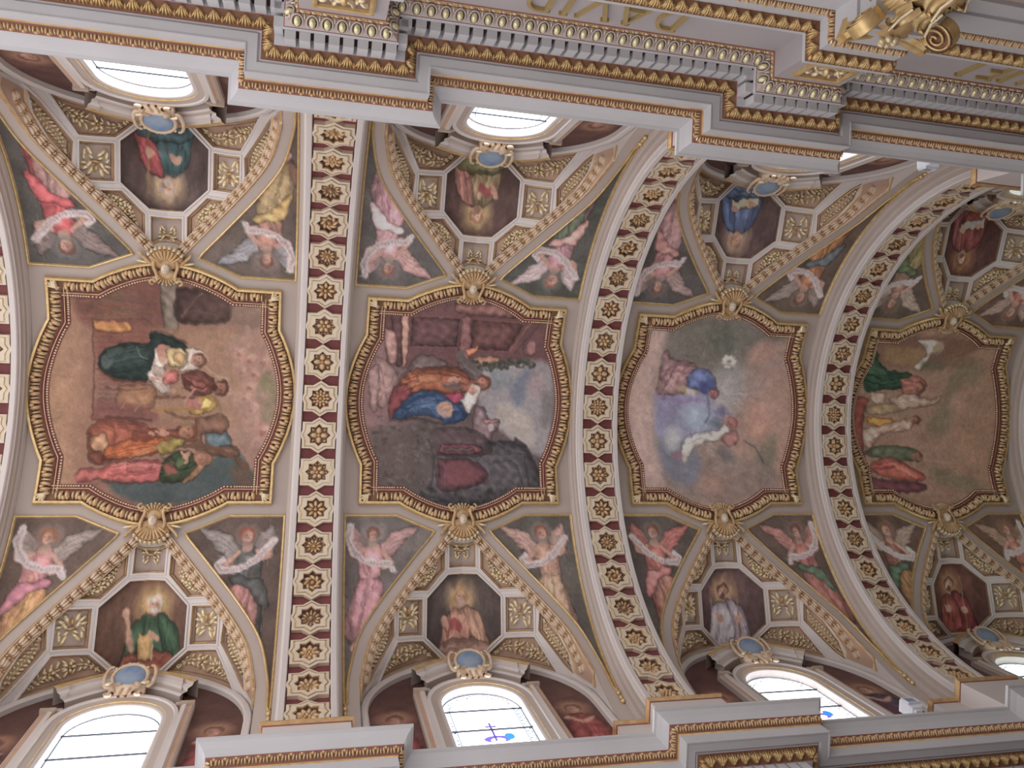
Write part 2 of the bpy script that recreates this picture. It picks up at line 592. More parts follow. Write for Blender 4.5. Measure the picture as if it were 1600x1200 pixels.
# ================================================================== large ceiling paintings: frames
PA, PV = 2.275, 2.36
def arc3(p, q, mid, n):
    """circular-ish bulge from p to q through mid"""
    p, q, mid = map(np.array, (p, q, mid)); out = []
    for t in np.linspace(0, 1, n, endpoint=False):
        b = (p + q) / 2
        out.append(p + (q - p) * t + (mid - b) * math.sin(math.pi * t) ** .9)
    return out
def panel_outline():
    P = []
    c = [(-PA, -PV), (PA, -PV), (PA, PV), (-PA, PV)]
    nu, nv, bu, bv = 1.40, 1.48, 2.66, 2.84
    P += [(-PA, -PV)] + list(map(tuple, arc3((-nu, -PV), (nu, -PV), (0, -bv), 24)))
    P += [(nu, -PV), (PA, -PV)] + list(map(tuple, arc3((PA, -nv), (PA, nv), (bu, 0), 24)))
    P += [(PA, nv), (PA, PV)] + list(map(tuple, arc3((nu, PV), (-nu, PV), (0, bv), 24)))
    P += [(-nu, PV), (-PA, PV)] + list(map(tuple, arc3((-PA, nv), (-PA, -nv), (-bu, 0), 24)))
    P += [(-PA, -nv)]
    return np.array(P)
OUT = panel_outline()       # runs so that "left" is inside
fm = M()
prof = [(0, -.02), (0, .10), (.012, .115), (.055, .115), (.065, .06), (.085, .055), (.15, .065), (.22, .06), (.275, .045), (.285, .04), (.315, .045), (.32, .06), (.335, .06), (.34, .03), (.42, .02)]
fmats = ['gold', 'gold', 'gold', 'gold', 'umber', 'umber', 'umber', 'umber', 'maroon', 'maroon', 'rosegold', 'rosegold', 'maroon', 'maroon']
sweep(fm, OUT, prof, vault, True, fmats, .12)
frame_node = Node('frame', fm)
bm_ = M().mat('palegold'); bm_.smooth = True
for q in resample(offset_line(resample(OUT, .1, True), .385, True), .088, True):
    p, ex, ey, n = tangent(vault, q[0], q[1], .02)
    bm_.blob(p, ex * .026, ey * .026, n * .03, 5, 2, True)
bead_node = Node('bead_row', bm_, kind='stuff')
def frame_leaf():
    m = M().mat('rosegold'); m.smooth = True
    fr = (np.zeros(3), *np.eye(3))
    leafblob(m, fr, -.056, .0, .105, .052, 1.75, .09); leafblob(m, fr, .056, .0, .105, .052, 1.39, .09)
    leafblob(m, fr, 0, .05, .06, .045, math.pi / 2, .10)
    m.mat('palegold'); leafblob(m, fr, .14, .0, .10, .02, math.pi / 2, .09, 5, 2)
    m.mat('dark'); leafblob(m, fr, 0, -.045, .028, .02, 0, .088, 5, 2); leafblob(m, fr, 0, -.02, .035, .011, math.pi / 2, .092, 5, 2)
    return m
fl_mesh = frame_leaf().mesh('frame_leaf')
FL = resample(offset_line(resample(OUT, .1, True), .175, True), .03, True)
seg = np.linalg.norm(np.diff(np.vstack([FL, FL[:1]]), axis=0), axis=1); cum = np.concatenate([[0], np.cumsum(seg)])
NLEAF = int(cum[-1] / .285)
FLPOS = []
for i in range(NLEAF):
    d = (i + .5) * cum[-1] / NLEAF
    j = int(np.searchsorted(cum, d) - 1); a, b2 = FL[j], FL[(j + 1) % len(FL)]
    t = b2 - a
    FLPOS.append((*((a + b2) / 2), math.atan2(t[1], t[0])))
def cornerleaf():
    m = M().mat('palegold'); m.smooth = True
    fr = (np.zeros(3), *np.eye(3))
    for a in (-.6, -.2, .2, .6): leafblob(m, fr, .06 * math.cos(a), .06 * math.sin(a), .15, .035, a, .08)
    return m
cl_mesh = cornerleaf().mesh('corner_leaf')

# shell with mask at the head and foot of each painting
def shell_nodes():
    fr = (np.zeros(3), *np.eye(3))
    sh = M(); sh.smooth = True
    sh.mat('shellstone'); sh.blob((0, .20, 0), (.33, 0, 0), (0, .26, 0), (0, 0, .075), 14, 4, True)
    for i in range(9):
        a = math.pi / 2 + (i - 4) * .24
        sh.mat('shellstone'); leafblob(sh, fr, .30 * math.cos(a) * .82, .06 + .24 * math.sin(a), .20, .042, a, .13)
        sh.mat('palegold'); leafblob(sh, fr, .46 * math.cos(a) * .82, .06 + .385 * math.sin(a), .05, .042, a, .11)
        sh.mat('dark'); leafblob(sh, fr, .435 * math.cos(a) * .82, .06 + .355 * math.sin(a), .022, .020, a, .128, 5, 2)
    cr = M(); cr.smooth = True
    cr.mat('shellstone'); cr.blob((0, -.2, 0), (.2, 0, 0), (0, .17, 0), (0, 0, .05), 14, 4, True)
    for i in range(9):
        a = -math.pi / 2 + (i - 4) * .30
        cr.mat('shellstone'); leafblob(cr, fr, .19 * math.cos(a), -.15 + .15 * math.sin(a), .10, .028, a, .10)
        cr.mat('palegold'); leafblob(cr, fr, .26 * math.cos(a), -.15 + .22 * math.sin(a), .035, .028, a, .08)
    fc = M().mat('face'); fc.smooth = True
    fc.blob((0, 0, .10), (.088, 0, 0), (0, .115, 0), (0, 0, .10), 10, 6)
    fc.blob((0, .01, .195), (.014, 0, 0), (0, .03, 0), (0, 0, .02), 6, 3)
    fc.mat('recess')
    for s in (-1, 1): fc.blob((s * .034, -.018, .185), (.014, 0, 0), (0, .008, 0), (0, 0, .008), 6, 2)
    fc.blob((0, .055, .185), (.02, 0, 0), (0, .006, 0), (0, 0, .006), 6, 2)
    out = [Node('scallop_shell', sh), Node('shell_crest', cr), Node('mask', fc)]
    for s in (-1, 1):
        sc = M().mat('shellstone'); sc.smooth = True
        pts = [(s * (.20 + .03 * math.sin(t * 2)), .20 - .50 * t / 3, .07) for t in np.linspace(0, 3, 8)]
        sc.tube(pts, .04, 6, .03)
        sc.tube([(s * (.26 - .05 * math.cos(a)), -.30 + .05 * math.sin(a), .09) for a in np.linspace(0, 5, 9)], .035, 6, .02)
        for i in range(4): leafblob(sc, fr, s * (.30 + .05 * i), .10 + .05 * i, .11, .035, (math.pi if s < 0 else 0) + s * (.35 + .2 * i), .07)
        sc.mat('palegold'); leafblob(sc, fr, s * .43, .10, .14, .03, s * .15, .05)
        out.append(Node('scroll', sc))
    return out
shell_kids = shell_nodes()

# ================================================================== spandrel frames (local: lower right; mirrored by building both)
def spandrel_outline(s):
    """corner triangle beside a lunette; s = side along the nave"""
    P = [(2.55, 2.60), (1.45, 2.60), (.63, 2.96)]
    for q in OS:
        if q[0] > .66 and q[1] < 6.9: P.append((q[0], q[1]))
    P.append((2.535, 6.98)); P.append((2.55, 6.9))
    P = [(s * x, y) for x, y in P]
    return np.array(P if s > 0 else P[::-1])
SPOUT = {}; SPNODE = {}
for s in (1, -1):
    P = spandrel_outline(s)
    a = 0.5 * np.sum(P[:, 0] * np.roll(P[:, 1], -1) - np.roll(P[:, 0], -1) * P[:, 1])
    if a < 0: P = P[::-1]
    SPOUT[s] = P
    f = M(); sweep(f, P, [(-.022, -.01), (-.022, .04), (-.006, .05), (.012, .04), (.02, .012), (.032, .0)], vault, True, ['gold'] * 5, .15)
    fin = M().mat('gold'); fin.smooth = True
    for i, (dv, r) in enumerate(((.10, .055), (.22, .04), (.33, .05))):
        p, ex, ey, n = tangent(vault, s * 2.54, 6.95 + dv, .03); fin.blob(p, ex * r, ey * .07, n * r, 6, 3)
    SPNODE[s] = [Node('gilt_frame', f), Node('finial', fin)]

# ================================================================== lunettes
OCT = [(.32, 3.71), (.80, 4.13), (.80, 4.885), (.37, 5.30), (-.37, 5.30), (-.80, 4.885), (-.80, 4.13), (-.32, 3.71)]
def topsq():
    return [(.29, 3.56), (-.29, 3.56), (-.29, 3.03)] + [(x, 3.03 + .11 * (1 - (x / .29) ** 2)) for x in (-.2, -.1, 0, .1, .2)] + [(.29, 3.03)]
COFF = {'square': [], 'spray': []}
def mir(P): return [(-x, y) for x, y in P][::-1]
SQ = [(.915, 4.13), (.915, 4.815), (1.43, 4.72), (1.43, 4.045)]
TRI = [(.405, 3.17), (.405, 3.59), (.795, 3.965), (1.25, 3.89)]
TRAP = [(.89, 4.945), (.50, 5.335), (1.80, 5.40), (1.44, 4.84)]
SLV = [(1.555, 4.30), (1.53, 4.69), (1.95, 5.22), (2.045, 5.30), (2.00, 4.98), (1.83, 4.63)]
coffers = [('top', topsq())]
for nm, P in (('square', SQ), ('triangle', TRI), ('trapezoid', TRAP), ('sliver', SLV)):
    coffers += [(nm, P), (nm, mir(P))]
def ccw(P):
    P = np.array(P); a = np.sum(P[:, 0] * np.roll(P[:, 1], -1) - np.roll(P[:, 0], -1) * P[:, 1])
    return P if a > 0 else P[::-1]
gplan = []
for u, v in GU: gplan.append((u, RV * math.sin(v / RV)))
gplan = np.array(gplan)
gl = [(a, b) for a, b in gplan]
outer = [(-a, b) for a, b in gl[::-1]] + gl[1:] + [(2.262, 5.47), (2.262, 5.495), (-2.262, 5.495), (-2.262, 5.47)]
web = M().mat('white')
xs = 2.25 * np.sin(np.linspace(-math.pi / 2, math.pi / 2, 27))
fill(web, outer, [ccw(P) for _, P in coffers] + [ccw(OCT)], lun, 0, .16, xs)
for s in (-1, 1):
    web.grid([[(s * 2.268, y, z) for y in (math.sqrt(RV ** 2 - max(z, 0) ** 2) - .015, 5.55)] for z in np.linspace(-2.2, 2.3, 16)])
web_node = Node('rib_web', web)

def spray(m, sm, pts, h, size, flower=True, rs=1.0):
    """curling foliage along a line of plan points"""
    P = smooth_line(pts, 13)
    m.mat('palegold')
    for i in range(len(P) - 1):
        d = P[i + 1] - P[i]; a = math.atan2(d[1], d[0]); t = i / (len(P) - 1)
        w = math.sin(math.pi * min(max(t, .08), .92)) * size
        mid = (P[i] + P[i + 1]) / 2
        sleaf(m, sm, *mid, np.linalg.norm(d) * .7, .022 * rs, a, .05, h)
        for s in (-1, 1):
            off = np.array([-math.sin(a), math.cos(a)]) * s * w * .55
            sleaf(m, sm, *(mid + off), w * .52, .028 * rs, a + s * (1.0 if t < .5 else 2.1), .085, h)
    if flower:
        for cpt in (P[5], P[8]):
            for i in range(5):
                a = i * 2 * math.pi / 5
                sleaf(m, sm, cpt[0] + .065 * math.cos(a), cpt[1] + .065 * math.sin(a), .062, .042, a, .10, h)
            m.mat('oldgold'); sleaf(m, sm, *cpt, .03, .03, 0, .13, h); m.mat('palegold')
    for e, s in ((P[0], 1), (P[-1], -1)):
        sleaf(m, sm, *e, .07, .03, .8, .06, h)
DEP = -.10
lun_kids = [web_node]
for nm, P in coffers:
    P = ccw(P); c = M()
    # gilt lip, sunk sides, floor
    sweep(c, P, [(-.045, .0), (-.04, .022), (-.008, .022), (0, .0), (.0, DEP + .03), (.02, DEP + .03), (.035, DEP)], lun, True,
          ['white', 'white', 'oldgold', 'mauve', 'oldgold', 'recess'], .16)
    c.mat('tan' if nm != 'square' and nm != 'top' else 'mauve')
    fill(c, offset_line(P, .03), [], lun, DEP, .3) if False else fill(c, P, [], lun, DEP, .3)
    f = M(); f.smooth = True
    cx, cy = P.mean(0)
    if nm in ('square', 'top'):
        sgn = 1
        hw = .17 if nm == 'square' else .17
        f.mat('palegold')
        if nm == 'top': cy += .03
        k = 1.2 if nm == 'square' else .85
        for s in (-1, 1):
            for (x, y, ln, wd, a) in ((.07, -.16, .10, .04, -1.1), (.13, -.12, .09, .035, -.6), (.15, -.05, .07, .03, -.1), (.08, -.05, .08, .035, -.9),
                                      (.08, .15, .11, .035, .9), (.14, .12, .08, .035, 1.5), (.15, .04, .06, .028, 1.2), (.06, .06, .06, .03, .6)):
                sleaf(f, lun, cx + s * x * k, cy + y * k, ln * k, wd * k, a if s > 0 else math.pi - a, .08, DEP)
        f.mat('oldgold'); sleaf(f, lun, cx, cy, .10, .03, 0, .09, DEP); sleaf(f, lun, cx, cy - .12, .08, .035, 1.57, .1, DEP)
    else:
        s = 1 if cx > 0 else -1
        line = {'triangle': [(.52, 3.36), (.66, 3.60), (.85, 3.76), (1.08, 3.85)],
                'trapezoid': [(.68, 5.26), (.92, 5.10), (1.25, 5.12), (1.50, 5.17), (1.66, 5.30)],
                'sliver': [(1.60, 4.48), (1.70, 4.72), (1.84, 4.92), (1.99, 5.16)]}[nm]
        spray(f, lun, [(s * x, y) for x, y in line], DEP, {'triangle': .13, 'trapezoid': .19, 'sliver': .12}[nm], nm != 'sliver')
    lun_kids.append(Node('coffer', c, kids=[Node('foliage', f)]))
# small blank disc under the shell
dsc = M().mat('white')
fill(dsc, ccw([(.27 * math.cos(a), 2.95 + .14 * math.sin(a)) for a in np.linspace(0, 2 * math.pi, 20, endpoint=False)]), [], lun, .02, .2)
sweep(dsc, ccw([(.27 * math.cos(a), 2.95 + .14 * math.sin(a)) for a in np.linspace(0, 2 * math.pi, 20, endpoint=False)]), [(-.03, 0), (-.03, .03), (0, .02)], lun, True, ['gold', 'gold'])
lun_kids.append(Node('keystone_disc', dsc))
# laurel border along the groin
def garland_unit():
    m = M().mat('stucco'); m.smooth = True
    fr = (np.zeros(3), *np.eye(3))
    for y in (-.054, 0, .054): leafblob(m, fr, .01, y, .105, .034, -y * 2.5, .075 if y == 0 else .06)
    m.mat('rosegold'); leafblob(m, fr, -.09, 0, .026, .05, 0, .06)
    for y in (-.066, .066): leafblob(m, fr, -.095, y, .022, .022, 0, .07, 5, 2)
    m.mat('redline'); leafblob(m, fr, -.10, 0.03, .016, .014, 0, .075, 5, 2); leafblob(m, fr, -.10, -.03, .016, .014, 0, .075, 5, 2)
    m.mat('palegold'); leafblob(m, fr, .06, .0, .03, .02, 0, .075, 5, 2)
    return m
gu_mesh = garland_unit().mesh('laurel_leaf')
gline = np.vstack([gplan, [[2.262, 5.30]]])
for s in (1, -1):
    G = gline * [s, 1]
    st = M()
    gg = G[::4]
    if s < 0: gg = gg[::-1]
    sgnd = 1
    def P2(d, h):
        q = offset_line(gg, d)
        return [lun(max(-2.262, min(2.262, a)), min(b, 5.49), h) for a, b in q]
    rows = [(-.012, 0), (-.006, .04), (.012, .04), (.02, .012), (.178, .012), (.188, .04), (.204, .04), (.21, .0)]
    mm = ['oldgold', 'stucco', 'rosegold', 'tan', 'rosegold', 'stucco', 'stucco']
    for (d0, h0), (d1, h1), mt in zip(rows[:-1], rows[1:], mm):
        st.mat(mt); st.grid([P2(d0, h0), P2(d1, h1)])
    strip = Node('border_strip', st)
    # centre line in 3d
    gc = offset_line(G[::2] if s > 0 else G[::2][::-1], .10)
    if s < 0: gc = gc[::-1]
    gc = np.array([(max(-2.24, min(2.24, a)), min(b, 5.47)) for a, b in gc])
    P3 = np.array([lun(*q, .02) for q in gc]); sg_ = np.linalg.norm(np.diff(P3, axis=0), axis=1); cu = np.concatenate([[0], np.cumsum(sg_)])
    n = int(cu[-1] / .225) + 1
    for i in range(n):
        d = .40 + i * .225
        if d > cu[-1]: break
        j = min(int(np.searchsorted(cu, d)) - 1, len(P3) - 2)
        f_ = (d - cu[j]) / sg_[j]
        q = gc[j] + (gc[j + 1] - gc[j]) * f_
        p, ex, ey, nn = tangent(lun, q[0], q[1], .02)
        t = P3[j + 1] - P3[j]; t = t / np.linalg.norm(t); t = t - nn * (t @ nn); t /= np.linalg.norm(t)
        strip.kids.append(Node('laurel_leaf', gu_mesh, frame_mtx(p, t, np.cross(nn, t), nn)))
    lun_kids.append(strip)
# archivolt where the lunette meets the window wall
av = M()
arcp = [(-(RW - .02), -2.0)] + [((RW - .02) * math.sin(a), ZC + (RW - .02) * math.cos(a)) for a in np.linspace(-math.pi / 2, math.pi / 2, 33)] + [(RW - .02, -2.0)]
sweep(av, arcp, [(0, .0), (0, .10), (-.02, .12), (-.10, .12), (-.13, .09), (-.13, 0)], wallm, False, ['white'] * 5, .4)
lun_kids.append(Node('archivolt', av))
for b in BAYS:
    for sg in (1, -1):
        spawn(Node('lunette', None, kids=lun_kids), None, bay_mtx(b, sg), category='lunette', group='coffered lunettes above the windows',
              label=f'coffered plaster lunette with laurel border on the {SIDE[sg]} side of the {BAYNAME[b]}')

# ================================================================== windows
WS, WT, WH = 1.95, 2.73, .76
def win_loop(hw, zs, zt, z0=-1.9, n=20):
    return [(-hw, z0), (hw, z0)] + [(hw * math.cos(a), zs + (zt - zs) * math.sin(a)) for a in np.linspace(0, math.pi, n)]
OPEN = ccw(win_loop(WH, WS, WT))
def window_nodes():
    kids = []
    rv = M()
    # reveal
    rows = [[wallm(x, z, h) for x, z in OPEN] for h in (.06, -.06, -.14)]
    rv.mat('white'); rv.grid(rows, True)
    kids.append(Node('reveal', rv))
    fr = M()
    # moulded frame with ears
    side = [(WH, -1.9)] + [(WH * math.cos(a), WS + (WT - WS) * math.sin(a)) for a in np.linspace(0, math.pi, 21)] + [(-WH, -1.9)]
    sweep(fr, side, [(0, .06), (-.03, .075), (-.08, .075), (-.085, .10), (-.20, .12), (-.21, .15), (-.27, .15), (-.28, .08), (-.28, 0)], wallm, False,
          ['white', 'white', 'gold', 'plaster', 'white', 'white', 'gold', 'tan'], .3)
    kids.append(Node('arched_frame', fr))
    for s in (1, -1):
        e = M()
        path = [(s * 1.0, -1.9), (s * 1.0, 2.42)]
        if s > 0: sweep(e, path, [(0, .0), (0, .12), (-.03, .15), (-.10, .16), (-.12, .12), (-.20, .13), (-.235, .10), (-.235, 0)], wallm, False, ['tan', 'gold', 'white', 'white', 'tan', 'plaster', 'plaster'], .5)
        else: sweep(e, path, [(0, .0), (0, .12), (.03, .15), (.10, .16), (.12, .12), (.20, .13), (.235, .10), (.235, 0)], wallm, False, ['tan', 'gold', 'white', 'white', 'tan', 'plaster', 'plaster'], .5)
        e.mat('plaster'); c0 = s * 1.115
        e.box((c0, YW - .10, 2.44), (.125, .09, .03)); e.mat('gold'); e.box((c0, YW - .185, 2.46), (.125, .012, .012)); e.mat('plaster'); e.box((s * 1.0, YW - .07, 2.50), (.09, .07, .06))
        kids.append(Node('side_moulding', e))
    hd = M()
    # hood over the arch, broken by the cartouche
    for s in (1, -1):
        pth = [(s * (.94 - .80 * t), 2.74 + .52 * math.sin(t * math.pi / 2 * .9)) for t in np.linspace(0, 1, 9)]
        if s > 0: pth = pth
        dsg = -1 if s > 0 else 1
        prof_ = [(0, .0), (0, .16), (.05 * dsg, .19), (.16 * dsg, .20), (.17 * dsg, .25), (.27 * dsg, .27), (.30 * dsg, .32), (.36 * dsg, .34), (.40 * dsg, .34), (.40 * dsg, .0)]
        sweep(hd, pth, prof_, wallm, False, ['plaster', 'white', 'plaster', 'white', 'white', 'plaster', 'gold', 'gold', 'plaster'], .3)
        # end cheek
        x, z = pth[0]
        hd.mat('white')
        pr3 = [(x, YW - h, z + abs(d)) for d, h in prof_]
        hd.add(pr3, [tuple(range(len(pr3)))])
    kids.append(Node('hood', hd))
    ct = M().mat('stucco'); ct.smooth = True
    z0 = 3.28
    md = M().mat('blue'); md.smooth = True
    md.blob((0, YW - .36, z0 - .02), (.27, 0, 0), (0, -.12, .22), (0, -.05, -.03), 16, 4, True)
    ring = [(.30 * math.cos(a), YW - .36 - .13 * math.sin(a), z0 - .02 + .245 * math.sin(a)) for a in np.linspace(0, 2 * math.pi, 25)]
    ct.tube(ring, .038, 6)
    for s in (-1, 1):
        ct.tube([(s * (.34 + .09 * math.cos(a)), YW - .36 - .10 * math.sin(a), z0 + .22 * math.sin(a)) for a in np.linspace(-1.9, 1.9, 9)], .045, 6, .03)
        ct.tube([(s * (.14 + .09 * t + .06 * math.sin(5 * t)), YW - .30, z0 - .20 - .42 * t) for t in np.linspace(0, 1, 8)], .05, 6, .04)
        ct.tube([(s * (.25 + .05 * math.cos(a)), YW - .28, z0 - .60 + .05 * math.sin(a)) for a in np.linspace(0, 5.5, 9)], .028, 6)
        ct.tube([(s * .06, YW - .27, z0 - .22), (s * .06, YW - .26, z0 - .66)], .03, 6)
        ct.mat('palegold')
        for i in range(3): ct.blob((s * (.07 + .1 * i), YW - .50 + .02 * i, z0 + .25 - .05 * i), (.03, 0, 0), (0, .03, 0), (0, 0, .03), 6, 3)
        ct.blob((s * .30, YW - .33, z0 - .24), (.10, 0, .03), (0, .04, 0), (0, 0, .04), 6, 3)
        ct.mat('stucco')
    ct.box((0, YW - .15, z0 - .1), (.30, .15, .22))
    kids.append(Node('cartouche', ct, kids=[Node('medallion', md)]))
    return kids
win_kids = window_nodes()
def glass_panes(mat):
    """four sheets between iron bars"""
    out = []
    zs = [-1.9, .35, 1.15, WS, WT + .02]
    for i in range(4):
        m = M().mat(mat)
        m.add([wallm(x, z, -.10) for x, z in ((-WH - .03, zs[i]), (WH + .03, zs[i]), (WH + .03, zs[i + 1]), (-WH - .03, zs[i + 1]))], [(0, 1, 2, 3)])
        out.append(Node('pane', m))
        if i:
            bar = M().mat('lead'); bar.box((0, YW + .085, zs[i]), (WH + .02, .012, .014)); out.append(Node('glazing_bar', bar))
    return out
PANES = {k: glass_panes('glass_' + k) for k in ('plain', 'bordered', 'emblem', 'shaded', 'dim')}
wall_hole = ccw(win_loop(WH - .0, WS, WT, -1.9))

# ================================================================== walls below the vault
def wall(sg, name):
    w = M()
    w.mat('plaster')
    x0, x1 = -1.6 * L, 4.1 * L
    w.grid([[(x, sg * 5.45, z) for x in np.linspace(x0, x1, 12)] for z in (-5.1, -1.7)])
    # unseen lower wall, closed on the far stretch to dim it; open nearer
    w.grid([[(x, sg * 5.45, z) for x in np.linspace(.55 * L, x1, 8)] for z in (-H, -5.1)])
    o = spawn(Node(name, w), None, T(0, 0, H), kind='structure')
    return o
WALL = {1: wall(1, 'wall_left'), -1: wall(-1, 'wall_right')}

fw = M().mat('plaster'); fw.grid([[(4.1 * L, y, z) for y in (-5.6, 5.6)] for z in (-H, 0, 5.6)])  # unseen end wall, added to darken the far bays
spawn(Node('wall_front_added', fw), None, T(0, 0, H), kind='structure')

flr = M().mat('marble'); flr.grid([[(x, y, 0) for y in (-5.6, 5.6)] for x in np.linspace(-1.6 * L, 4.1 * L, 8)])
spawn(Node('floor', flr), None, None, kind='structure')

# ================================================================== windows placed
wn = 0
for b in BAYS:
    for sg in (1, -1):
        wn += 1
        w = empty(f'window_{wn}', bay_mtx(b, sg), kind='structure',
                  label=f'round-headed daylit window under a hood and cartouche on the {SIDE[sg]} side of the {BAYNAME[b]}')
        for k in win_kids: spawn(k, w)
        for k in PANES['dim' if b == 3 else 'shaded' if b == 2 else 'plain' if b == 0 else 'emblem' if sg > 0 else 'bordered']: spawn(k, w)

# ================================================================== entablature
FY, FP, HWP = 5.358, 5.0, .515
def plan(o, sg, lo=-2, hi=4):
    pts = [(-1.5 * L, FY - o)]
    for k in ARCHES:
        x = k * L; h = HWP + o
        pts += [(x - h, FY - o), (x - h, FP - o), (x + h, FP - o), (x + h, FY - o)]
    pts.append((3.6 * L, FY - o))
    return [(x, sg * y) for x, y in pts]
PROF = [  # offset from the frieze, height, material of the strip that follows
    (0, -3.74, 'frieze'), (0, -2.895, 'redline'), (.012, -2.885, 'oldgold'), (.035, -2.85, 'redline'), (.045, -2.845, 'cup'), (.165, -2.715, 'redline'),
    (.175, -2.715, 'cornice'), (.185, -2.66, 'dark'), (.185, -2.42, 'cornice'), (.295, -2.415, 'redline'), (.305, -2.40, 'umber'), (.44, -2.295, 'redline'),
    (.455, -2.295, 'cornice'), (.48, -2.27, 'cornice'), (.50, -2.31, 'cornice'), (.62, -2.31, 'cornice'), (.63, -2.325, 'cornice'), (.645, -2.325, 'cornice'),
    (.645, -2.10, 'gold'), (.655, -2.07, 'redline'), (.665, -2.055, 'umber'), (.725, -1.96, 'redline'), (.74, -1.945, 'cornice'), (.755, -1.90, 'cornice'),
    (.79, -1.82, 'cornice'), (.85, -1.75, 'cornice'), (.885, -1.735, 'cornice'), (.885, -1.685, 'cornice'), (0, -1.64, 'cornice'), (-.2, -1.64, 'cornice')]
ARCHI = [(0, -3.74, 'cornice'), (.13, -3.74, 'cornice'), (.13, -3.80, 'umber'), (.03, -3.945, 'redline'), (.03, -3.955, 'cornice'), (.03, -4.13, 'umber'), (.005, -4.22, 'cornice'),
         (.0, -4.35, 'cornice'), (.0, -4.62, 'cornice'), (-.04, -4.62, 'cornice'), (-.04, -4.9, 'cornice'), (-.3, -4.9, 'cornice')]
def entab(sg, name):
    root = empty(name, T(0, 0, H), kind='structure')
    groups = [('frieze', 0, 1), ('bed_moulding', 1, 6), ('dentil_band', 6, 12), ('corona', 12, 22), ('cyma', 22, 29)]
    parts = {}
    for nm, a, b in groups:
        m = M()
        for i in range(a, b):
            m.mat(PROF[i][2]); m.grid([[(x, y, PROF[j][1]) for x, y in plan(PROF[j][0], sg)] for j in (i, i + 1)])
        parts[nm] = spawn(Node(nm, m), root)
    m = M()
    for i in range(len(ARCHI) - 1):
        m.mat(ARCHI[i][2]); m.grid([[(x, y, ARCHI[j][1]) for x, y in plan(ARCHI[j][0], sg)] for j in (i, i + 1)])
    parts['architrave'] = spawn(Node('architrave', m), root)
    return root, parts
def rowpos(sg, o0, z0, o1, z1, pitch, inset=0.5):
    """matrices for units along a strip between two profile points: x along, y up the strip, z outward"""
    om = (o0 + o1) / 2; zm = (z0 + z1) / 2
    P = plan(om, sg); out = []
    for a, b in zip(P[:-1], P[1:]):
        a = np.array(a); b = np.array(b); d = b - a; ln = np.linalg.norm(d)
        if ln < .02: continue
        d = d / ln
        w = np.array([-d[1], d[0]]) if sg < 0 else np.array([d[1], -d[0]])
        n = max(1, int(round(ln / pitch)))
        dirv = np.array([w[0] * (o1 - o0), w[1] * (o1 - o0), z1 - z0]); dirv /= np.linalg.norm(dirv)
        ex = np.array([d[0], d[1], 0.])
        nz = np.cross(ex, dirv)
        if nz[0] * w[0] + nz[1] * w[1] - nz[2] * .5 < 0: ex = -ex; nz = -nz
        for i in range(n):
            p = a + d * ln * (i + .5) / n
            mt = frame_mtx((p[0], p[1], zm), ex, dirv, nz)
            if inview(Vector((p[0], p[1], zm + H)), 70): out.append(mt)
    return out
FR0 = (np.zeros(3), *np.eye(3))
def egg_unit():
    m = M().mat('cup'); m.smooth = True
    rim = [(.068 * math.cos(a), .005 + .088 * math.sin(a), .02) for a in np.linspace(-.6, math.pi + .6, 13)]
    rim = [(x, -y, z) for x, y, z in rim]
    m.tube(rim, .014, 5)
    m.mat('egg'); m.blob((0, 0, .01), (.044, 0, 0), (0, .072, 0), (0, 0, .05), 10, 4, True)
    m.mat('dark'); m.blob((0, .0, .0), (.060, 0, 0), (0, .082, 0), (0, 0, .012), 10, 2, True)
    m.mat('palegold'); m.blob((.09, -.06, .005), (.012, 0, 0), (0, .05, 0), (0, 0, .03), 5, 2, True)
    return m
def bead_unit():
    m = M().mat('palegold'); m.smooth = True
    m.blob((0, 0, 0), (.035, 0, 0), (0, .018, 0), (0, 0, .02), 6, 2, True); m.blob((.055, 0, 0), (.012, 0, 0), (0, .02, 0), (0, 0, .024), 5, 2, True)
    return m
def acanthus_unit():
    m = M().mat('gold'); m.smooth = True
    for x, a, l, w in ((0, 1.571, .09, .020), (-.030, 1.78, .082, .017), (.030, 1.36, .082, .017), (-.052, 2.05, .062, .015), (.052, 1.09, .062, .015)):
        leafblob(m, FR0, x, -.005, l, w, a, .05)
    m.mat('oldgold'); leafblob(m, FR0, .091, .03, .05, .022, 1.571, .035, 5, 2); leafblob(m, FR0, 0, -.06, .022, .03, 1.571, .06)
    return m
def cup_unit():
    m = M().mat('rosegold'); m.smooth = True
    leafblob(m, FR0, -.028, 0, .05, .016, 1.75, .04); leafblob(m, FR0, .028, 0, .05, .016, 1.39, .04)
    leafblob(m, FR0, 0, .03, .03, .024, 0, .045)
    m.mat('palegold'); leafblob(m, FR0, .066, 0, .045, .010, 1.571, .035, 5, 2)
    return m
def dentil_unit():
    m = M().mat('cornice'); m.box((0, 0, .055), (.066, .118, .055)); return m
units = {'egg': egg_unit().mesh('egg'), 'bead': bead_unit().mesh('bead'), 'acanthus_leaf': acanthus_unit().mesh('acanthus_leaf'),
         'cup_leaf': cup_unit().mesh('cup_leaf'), 'dentil': dentil_unit().mesh('dentil')}
